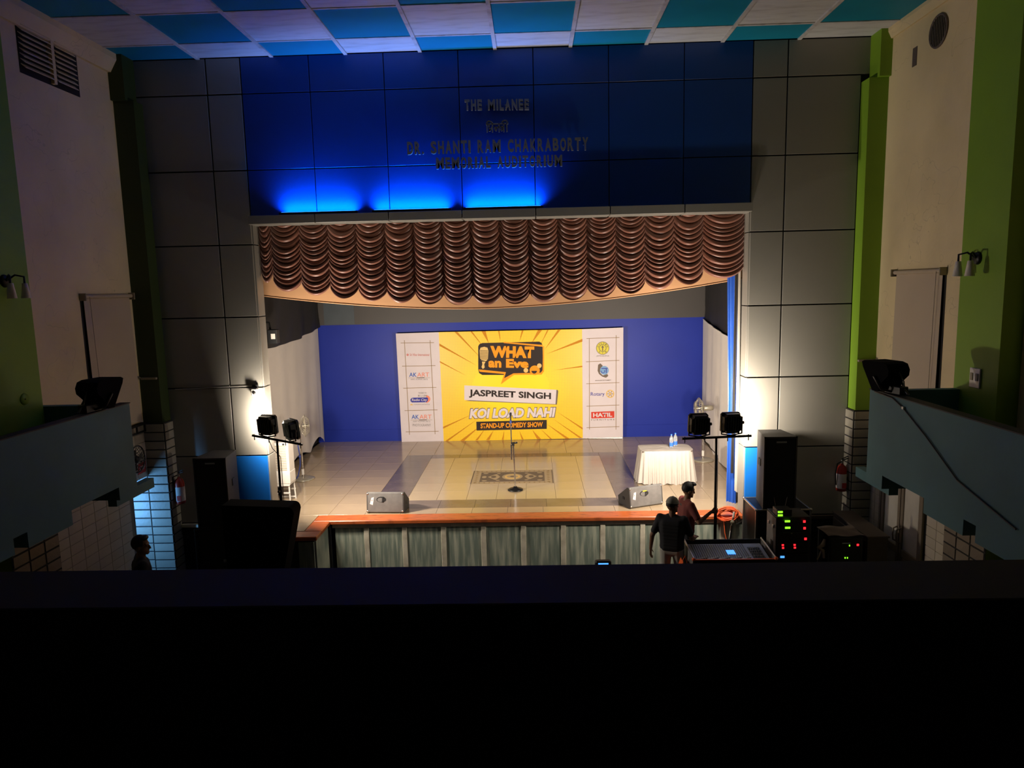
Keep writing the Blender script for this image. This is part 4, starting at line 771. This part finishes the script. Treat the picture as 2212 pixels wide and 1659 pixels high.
part('cable', MB().tube([(-.05,-.01,.06),(-.5,-.008,.052),(-1.4,-.008,.03)], .006, 5), M['wplastic'], cv)
def blind(xw, f, y0, y1, zt_, zb_, label, name='roller_blind'):
    r = thing(name, label, 'blind', (xw, (y0+y1)/2, zt_)); L = abs(y1-y0)
    part('roller', MB().tube([(f*.04, -L/2, 0), (f*.04, L/2, 0)], .032, 10), M['blind'], r); part('fabric', MB().grid(lambda u, v: (f*(.03+.02*v), -L/2+.03+(L-.06)*u, -(zt_-zb_)*v), 10, 12), M['blind'], r); part('bottom_bar', MB().tube([(f*.05, -L/2+.03, zb_-zt_), (f*.05, L/2-.03, zb_-zt_)], .014, 6), M['blind'], r)
    part('bracket', MB().cbox(min(0, f*.1), max(0, f*.1), -L/2-.02, -L/2, -.06, .05, .004), M['conduit'], r); part('bracket', MB().cbox(min(0, f*.1), max(0, f*.1), L/2, L/2+.02, -.06, .05, .004), M['conduit'], r)
    part('pull_chain', MB().tube([(f*.07, -L/2+.12, 0), (f*.07, -L/2+.16, -(zt_-zb_)*.8)], .004, 4), M['frame'], r); part('window_recess', MB().box(min(0, f*.004), max(0, f*.004), -L/2-.015, L/2, zb_-zt_, -.02), M['grime'], r); return r
blind(XR, -1, -2.1, -.82, 5.08, 2.55, 'cream roller blind on the right wall'); blind(XL, 1, -1.62, -.36, 5.0, 2.93, 'cream roller blind on the left wall')
lv = thing('louvre_vent', 'white louvred vent high on the left wall', 'vent', (XL, -1.75, 8.0))
part('recess', MB().box(0, .006, -.62, .62, -.08, .62), M['grime'], lv)
for k in range(9):
    for y0, y1 in ((-.60, -.02), (.06, .50)): part('slat', MB().add([(.01,y0,.03+.066*k),(.07,y0,-.02+.066*k),(.07,y1,-.02+.066*k),(.01,y1,.03+.066*k),(.01,y0,.042+.066*k),(.07,y0,-.008+.066*k),(.07,y1,-.008+.066*k),(.01,y1,.042+.066*k)], [(0,1,2,3),(4,5,6,7),(0,1,5,4),(3,2,6,7),(1,2,6,5)]), M['white'], lv)
part('mullion', MB().box(0, .06, -.02, .04, -.06, .62), M['white'], lv)
ev = thing('exhaust_vent', 'round sooty exhaust vent high on the right wall', 'vent', (XR, -1.6, 8.3)); part('opening', MB().lathe([(0,-.012),(.19,-.012),(.21,0)], 28, (0,0,0), 'x'), M['grime'], ev); part('ring', MB().ring((-.01,0,0), .205, .018, 'x', 28), M['tape'], ev)
for k in range(9): a = -.16+.04*k; h = math.sqrt(.19**2-a*a); part('bar', MB().tube([(-.018,a,-h),(-.018,a,h)], .005, 5), M['frame'], ev)
tp = thing('tape_strip', 'short brown strip stuck high on the right wall', 'tape', (XR, -1.0, 8.15)); part('strip', MB().box(-.004, 0, -.06, .06, -.13, .13), M['tape'], tp); part('edge_fold', MB().box(-.007, -.004, -.06, -.05, -.13, .13), M['tape'], tp)
def sconce(xw, f, y, z, label):
    r = thing('wall_lamp', label, 'lamp', (xw, y, z), 0, 'unlit two-arm wall lamps'); part('back_plate', MB().lathe([(0,0),(.08,0),(.07,f*.03),(0,f*.03)], 16, (0,0,.05), 'x'), M['blackM'], r)
    for s in (-1, 1): part('arm', MB().tube([(f*.02,0,.05),(f*.10,s*.05,.12),(f*.16,s*.12,.10),(f*.16,s*.12,.02)], .013, 6), M['blackM'], r); part('shade', MB().lathe([(.03,.0),(.055,-.18),(.05,-.18),(.026,0)], 14, (f*.16,s*.12,.02)), M['wplastic'], r)
    return r
sconce(5.35, -1, -3.17, 5.16, 'unlit two-arm wall lamp on the right green pilaster'); sconce(-6.35, 1, -3.42, 5.16, 'unlit two-arm wall lamp on the left green pilaster')
sw = thing('switch_panel', 'white switch panel low on the right green pilaster', 'switch', (5.35, -3.28, 3.78)); part('plate', MB().cbox(-.02, 0, -.10, .10, -.12, .12, .006), M['wplastic'], sw)
for s in (-1, 1): part('switch', MB().cbox(-.03, -.02, s*.05-.025, s*.05+.025, -.03, .06, .004), M['conduit'], sw)
ds = thing('round_cover', 'small round cover plate on the left green pilaster', 'plate', (-6.35, -3.32, 3.75)); part('plate', MB().lathe([(0,.012),(.07,.012),(.075,0)], 20, (0,0,0), 'x'), M['green'], ds); part('screw', MB().ell((.014,0,0), (.006,.01,.01), 8, 6), M['blackM'], ds)
def par_flood(loc, rz, label):    # broad flood light standing on a gallery parapet, outline as seen from the balcony
    r = thing('gallery_flood_light', label, 'flood light', loc, rz, 'unlit flood lights on the gallery parapets')
    part('housing', MB().prism([(.02,.02),(.12,.02),(.30,.30),(.32,.36),(.28,.38),(-.02,.38),(-.10,.36),(-.14,.29),(-.13,.22),(-.04,.14)], -.15, .15, 'x'), M['void'], r)
    part('glass', MB().add([(-.13,.128,.03),(.13,.128,.03),(.13,.305,.30),(-.13,.305,.30)], [(0,1,2,3)]), M['void'], r)
    part('bracket', MB().tube([(-.165,.08,.2),(-.165,-.05,.06),(0,-.12,.012),(.165,-.05,.06),(.165,.08,.2)], .016, 6), M['blackM'], r); part('clamp', MB().cbox(-.06, .06, -.24, .02, 0, .10, .01), M['blackM'], r); part('clamp_screw', MB().tube([(0,-.22,.08),(0,-.30,.02)], .014, 6), M['blackM'], r); part('tail_cable', MB().tube([(0,-.12,.28),(.02,-.2,.16),(0,-.24,.05),(0,-.32,.02)], .008, 5), M['black'], r)
    return r
par_flood((-5.36, -3.45, 3.612), R(-8), 'black flood light on the left gallery parapet'); par_flood((4.36, -3.22, 3.612), R(14), 'black flood light on the right gallery parapet')
# wall fan with a red notice on the left wall
wfn = thing('wall_fan', 'black wire-caged wall fan over the passage door', 'fan', (XL+.02, -1.25, 2.42))
part('arm', MB().tube([(0,0,.1),(.2,0,.12),(.32,-.05,.08)], .02, 6), M['blackM'], wfn); part('motor', MB().lathe([(0,-.08),(.05,-.07),(.055,.06),(0,.07)], 14, (.36,-.06,.06), 'x'), M['blackM'], wfn)
cg = part('cage', MB().ring((.42,-.06,.06), .21, .010, 'x', 28), M['blackM'], wfn)
for k in range(18): a = 6.283*k/18; part('cage_wire', MB().tube([(.48,-.06+.03*math.cos(a),.06+.03*math.sin(a)),(.47,-.06+.13*math.cos(a),.06+.13*math.sin(a)),(.42,-.06+.21*math.cos(a),.06+.21*math.sin(a)),(.36,-.06+.11*math.cos(a),.06+.11*math.sin(a))], .004, 4), M['blackM'], cg)
for k in range(3): a = 6.283*k/3; part('blade', MB().add([(.41,-.06+.03*math.cos(a-.4),.06+.03*math.sin(a-.4)),(.43,-.06+.18*math.cos(a-.3),.06+.18*math.sin(a-.3)),(.41,-.06+.18*math.cos(a+.5),.06+.18*math.sin(a+.5)),(.40,-.06+.03*math.cos(a+.4),.06+.03*math.sin(a+.4))], [(0,1,2,3)]), M['blackM'], wfn)
q0 = [P(u, v, 0, XL+.02) for u, v in ((299, 1026), (315, 1018), (299, 1003))]
rs = thing('red_notice', 'small red notice with white letters on the left wall', 'sign', tuple(q0[0])); e1 = q0[1]-q0[0]; e2 = q0[2]-q0[0]
part('plate', MB().add([Vector((.0,0,0)), e1, e1+e2, e2, Vector((-.008,0,0)), e1+Vector((-.008,0,0)), e1+e2+Vector((-.008,0,0)), e2+Vector((-.008,0,0))], [(0,1,2,3),(4,5,6,7),(0,1,5,4),(1,2,6,5),(2,3,7,6),(3,0,4,7)]), M['redS'], rs)
fit_text('lettering', 'STOP', [e1*.12+e2*.3+Vector((.004,0,0)), e1*.88+e2*.3+Vector((.004,0,0)), e1*.12+e2*.72+Vector((.004,0,0))], M['paper'], rs, .03, normal=(1,0,0))
sh = thing('cable_tray', 'black cable tray on the left wall under the blind', 'bracket', (XL, -.62, 2.84)); part('rail', MB().box(.0, .10, -.30, .28, .02, .05), M['blackM'], sh); part('rail', MB().box(.08, .10, -.30, .22, -.10, -.07), M['blackM'], sh)
for y in (-.3, -.02, .22): part('post', MB().box(.08, .10, y-.015, y+.015, -.10, .03), M['blackM'], sh)
def condbracket(loc, f, label):
    r = thing('pipe_bracket', label, 'bracket', loc); part('arm', MB().cbox(-.13, .13, -.05, 0, -.018, .018, .005), M['conduit'], r); part('tip', MB().tube([(f*.12,-.03,.0),(f*.2,-.06,.05)], .015, 6), M['conduit'], r)
condbracket((5.43, -.272, 3.68), 1, 'cream bracket across the right corner pilaster'); condbracket((-6.42, -.272, 3.62), -1, 'cream bracket across the left corner pilaster')
cp_ = thing('wall_cable', 'thin dark cable running along the right gallery parapet', 'cable', (4.29, -3.9, 3.55)); part('cable', MB().tube([(-.006,.9,.045),(-.006,.45,.03),(-.006,.2,-.05),(-.006,-.3,-.28),(-.006,-.9,-.6),(-.006,-1.8,-.8)], .009, 5), M['black'], cp_); part('clip', MB().box(-.018, .008, .18, .22, -.06, -.03), M['wplastic'], cp_)

# ================================================================== PEOPLE
def capsule(b, p0, r0, p1, r1, n=12):
    p0, p1 = Vector(p0), Vector(p1); t = (p1-p0); L = t.length; t = t.normalized() if L > 1e-6 else Vector((0,0,1)); pts = []; rs = []
    for a in (-80, -50, -20): pts.append(p0+t*r0*math.sin(R(a))); rs.append(r0*math.cos(R(a)))
    for a in (20, 50, 80): pts.append(p1+t*r1*math.sin(R(a))); rs.append(r1*math.cos(R(a)))
    return b.tube(pts, rs, n)
def fuse(name, b, voxel, smooth, mt, root):
    """one continuous surface from overlapping limbs"""
    me = b.mesh(name); o = bpy.data.objects.new(name, me); COL.objects.link(o)
    rm = o.modifiers.new('r', 'REMESH'); rm.mode = 'VOXEL'; rm.voxel_size = voxel; sm_ = o.modifiers.new('s', 'SMOOTH'); sm_.factor = .5; sm_.iterations = smooth
    dg = bpy.context.evaluated_depsgraph_get(); me2 = bpy.data.meshes.new_from_object(o.evaluated_get(dg)); bpy.data.objects.remove(o)
    me2.polygons.foreach_set('use_smooth', [True]*len(me2.polygons)); me2.materials.clear(); me2.materials.append(mt); me2.name = name
    return link(name, me2, None, root)
def hand(b, wrist, d, up, side, curl):
    """palm, four unequal fingers and a thumb; d = pointing direction, up = back of the hand, side = +1/-1 thumb side"""
    w0 = Vector(wrist); d = Vector(d).normalized(); up = Vector(up); up = (up-d*up.dot(d)).normalized(); s = d.cross(up)*side
    c = w0+d*.05
    for k in (-1, 0, 1): capsule(b, w0+s*.012*k, .017, w0+d*.085+s*.024*k, .015, 8)
    for k, L in enumerate((.072, .08, .074, .058)):
        q = w0+d*.085+s*(.033-.022*k); dd = d; rr = .0095
        for j in range(3):
            dd = (dd-up*math.tan(curl*(.6 if j == 0 else 1))).normalized(); q2 = q+dd*L*(.45, .32, .23)[j]; capsule(b, q, rr, q2, rr*.92, 8); q = q2; rr *= .92
    q = w0+d*.025+s*.03; t = (d*.75+s*.75-up*.25).normalized(); q2 = q+t*.045; capsule(b, q, .013, q2, .011, 8); capsule(b, q2, .011, q2+(d*.9+s*.15-up*.5*curl*2).normalized()*.035, .009, 8)
def person(quiff, label, loc, rz, H, look, arms, tops, legs, hair_kind, stance=.0, lean=0):
    """local: faces +y. arms = {side: (elbow, wrist, hand_dir, back, curl)}"""
    r = thing('person', label, 'person', loc, rz); k = H/1.74
    S = lambda p: Vector(p)*k
    sh = {-1: S((-.185, 0+lean*.5, 1.43)), 1: S((.185, 0+lean*.5, 1.43))}; hip = {-1: S((-.095, 0, .93)), 1: S((.095, 0, .93))}
    knee = {-1: S((-.11, .03, .50)), 1: S((.11, .03+stance, .50))}; ank = {-1: S((-.12, -.02, .08)), 1: S((.12, -.02+stance*.6, .08))}
    neck = S((0, .0+lean*.6, 1.48)); hc = S((0, .015+lean*.8, 1.63))
    b = MB()
    for z, hw, d in ((.93, .115, .105), (1.02, .11, .10), (1.12, .115, .10), (1.24, .13, .105), (1.34, .135, .105)):
        capsule(b, S((-hw*.6, lean*(z-.93), z)), d*k, S((hw*.6, lean*(z-.93), z)), d*k)
    capsule(b, sh[-1]+S((.03,0,-.02)), .07*k, sh[1]-S((.03,0,.02)), .07*k); capsule(b, S((0,lean*.5,1.42)), .07*k, neck+S((0,.01,.07)), .052*k)
    for s in (-1, 1):
        capsule(b, hip[s], .095*k, knee[s], .062*k); capsule(b, knee[s], .058*k, ank[s], .038*k); capsule(b, ank[s]+S((0,-.03,-.045)), .036*k, ank[s]+S((0,.15,-.05)), .032*k)
        e, wv, hd, bk_, cu = arms[s]; e = Vector(e); wv = Vector(wv); capsule(b, sh[s], .058*k, e, .043*k); capsule(b, e, .042*k, wv, .027*k); hand(b, wv, hd, bk_, -s if True else s, cu)
    # head, built facing local +y then turned by `look` about the neck
    hb = MB(); hb.ell((0, -.008, .03), (.078, .095, .105), 20, 14); hb.ell((0, .025, -.045), (.062, .072, .068), 16, 10); capsule(hb, (0, .092, .02), .011, (0, .112, -.018), .016, 8); capsule(hb, (-.02, .088, -.052), .012, (.02, .088, -.052), .012, 8); capsule(hb, (-.015, .083, -.085), .02, (.015, .083, -.085), .02, 8)
    for s in (-1, 1): hb.ell((s*.08, -.01, -.005), (.012, .022, .032), 8, 6); hb.ell((s*.033, .078, .022), (.016, .012, .012), 8, 6); capsule(hb, (s*.018, .086, .042), .009, (s*.052, .076, .042), .008, 6)
    ml = Euler(look).to_matrix(); hb.v = [tuple(ml @ (Vector(p)*k)+hc) for p in hb.v]; b.add(hb.v, hb.f, True)
    body = fuse('body', b, .0085, 5, M['skin'], r)
    # shirt
    b = MB()
    for z, hw, d in ((.985, .12, .12), (1.04, .12, .118), (1.09, .122, .118), (1.14, .125, .118), (1.20, .132, .12), (1.26, .14, .12), (1.31, .143, .12), (1.36, .145, .118)): capsule(b, S((-hw*.6, lean*(z-.93), z)), d*k, S((hw*.6, lean*(z-.93), z)), d*k)
    capsule(b, sh[-1]+S((.03,0,-.02)), .082*k, sh[1]-S((.03,0,.02)), .082*k); capsule(b, S((-.05,lean*.5,1.46)), .055*k, S((.05,lean*.5,1.46)), .055*k)
    for s in (-1, 1): e = Vector(arms[s][0]); capsule(b, sh[s], .07*k, sh[s].lerp(e, .72), .062*k)
    fuse('shirt', b, .011, 14, tops, r)
    b = MB()
    for z, hw, d in ((.93, .115, .106), (.97, .11, .10)): capsule(b, S((-hw*.6, 0, z)), d*k, S((hw*.6, 0, z)), d*k)
    for s in (-1, 1): capsule(b, hip[s], .106*k, knee[s], .076*k); capsule(b, knee[s], .074*k, ank[s]+S((0,0,.04)), .056*k)
    fuse('trousers', b, .012, 4, legs, r)
    for s in (-1, 1): b = MB(); capsule(b, ank[s]+S((0,-.035,-.035)), .043*k, ank[s]+S((0,.16,-.045)), .037*k); b.v = [(p[0], p[1], max(p[2], .002)) for p in b.v]; link('shoe', b, M['leather'], r)
    def onhead(nm, mb, mt): mb.v = [tuple(ml @ (Vector(p)*k)+hc) for p in mb.v]; return link(nm, mb, mt, r)
    if hair_kind == 'cap':
        onhead('hair', MB().grid(lambda u, v: (.083*math.cos(u*6.283)*math.sin(1.0+.9*v), -.01+.10*math.sin(u*6.283)*math.sin(1.0+.9*v)*(1 if math.sin(u*6.283) < .3 else .85), .03+.11*math.cos(1.0+.9*v)), 24, 8), M['hair'], )
        c_ = onhead('cap', MB().grid(lambda u, v: (.09*math.cos(u*6.283)*math.sin(.02+1.5*v), -.008+.108*math.sin(u*6.283)*math.sin(.02+1.5*v), .045+.105*math.cos(.02+1.5*v)), 28, 10), M['capM'])
        onhead('cap_brim', MB().grid(lambda u, v: ((u-.5)*.15*(1-.25*v), .085+.085*v*(1-(2*u-1)**2*.5), .06-.03*v-.02*(2*u-1)**2), 10, 5), M['capM']); onhead('cap_button', MB().ell((0,-.008,.152), (.008,.008,.006), 8, 5), M['capM'])
    else:
        up = MB()
        up.ell((0, -.018, .045), (.088, .103, .108), 20, 14); up.v = [(p[0]*(1+.02*math.sin(p[2]*90)), p[1], p[2]) for p in up.v if True]
        up2 = MB(); keep = {}
        for f, s_ in zip(up.f, up.s):
            c = sum((Vector(up.v[i]) for i in f), Vector())/len(f)
            if c.z > -.02-.5*max(0, c.y+.02)*-1 and not (c.y > .045 and c.z < .085) and not (c.y > -.01 and c.z < .02): up2.add([up.v[i] for i in f], [tuple(range(len(f)))], True)
        onhead('hair', up2, M['hair'])
        onhead('quiff', MB().ell((0, .055, .125) if quiff == 'reach' else (0, .035, .115), (.07, .05, .03), 14, 8), M['hair'])
    return r
# man in cap, back to the balcony: left arm hanging, right forearm forward
person('cap', 'man in grey cap, black t-shirt and light trousers, seen from behind', (2.10, -1.36, 0), R(-22), 1.73, (R(-8), 0, R(-38)),
       {-1: ((-.30, -.02, 1.13), (-.34, .05, .88), (-.02, .12, -1), (-1, .1, 0), .35), 1: ((.30, .03, 1.13), (.30, .27, 1.06), (.1, 1, .05), (.2, 0, 1), .45)}, M['shirtB'], M['pants'], 'cap', .08)
# man in maroon reaching for the light stand
pb = person('reach', 'man in maroon t-shirt holding the light stand pole', (2.47, -.62, 0), R(-80), 1.75, (R(-14), 0, 0),
       {1: ((.31, .10, 1.20), (.287, .307, 1.35), (0, 1, .05), (1, 0, 0), .8), -1: ((-.24, .02, 1.12), (-.20, .24, 1.03), (.1, 1, 0), (-.3, 0, 1), .5)}, M['shirtR'], M['pantsD'], 'short', .05, .03)
# man in profile in the dark at the left
person('dark', 'dark silhouetted man in profile before the left tiles', (-5.26, -3.0, 0), R(-56), 1.81, (R(-6), 0, R(-22)),
       {-1: ((-.27, -.05, 1.13), (-.25, .10, .90), (.05, .3, -1), (-1, 0, 0), .4), 1: ((.27, -.05, 1.13), (.25, .10, .90), (-.05, .3, -1), (1, 0, 0), .4)}, M['shirtB'], M['pantsD'], 'short')
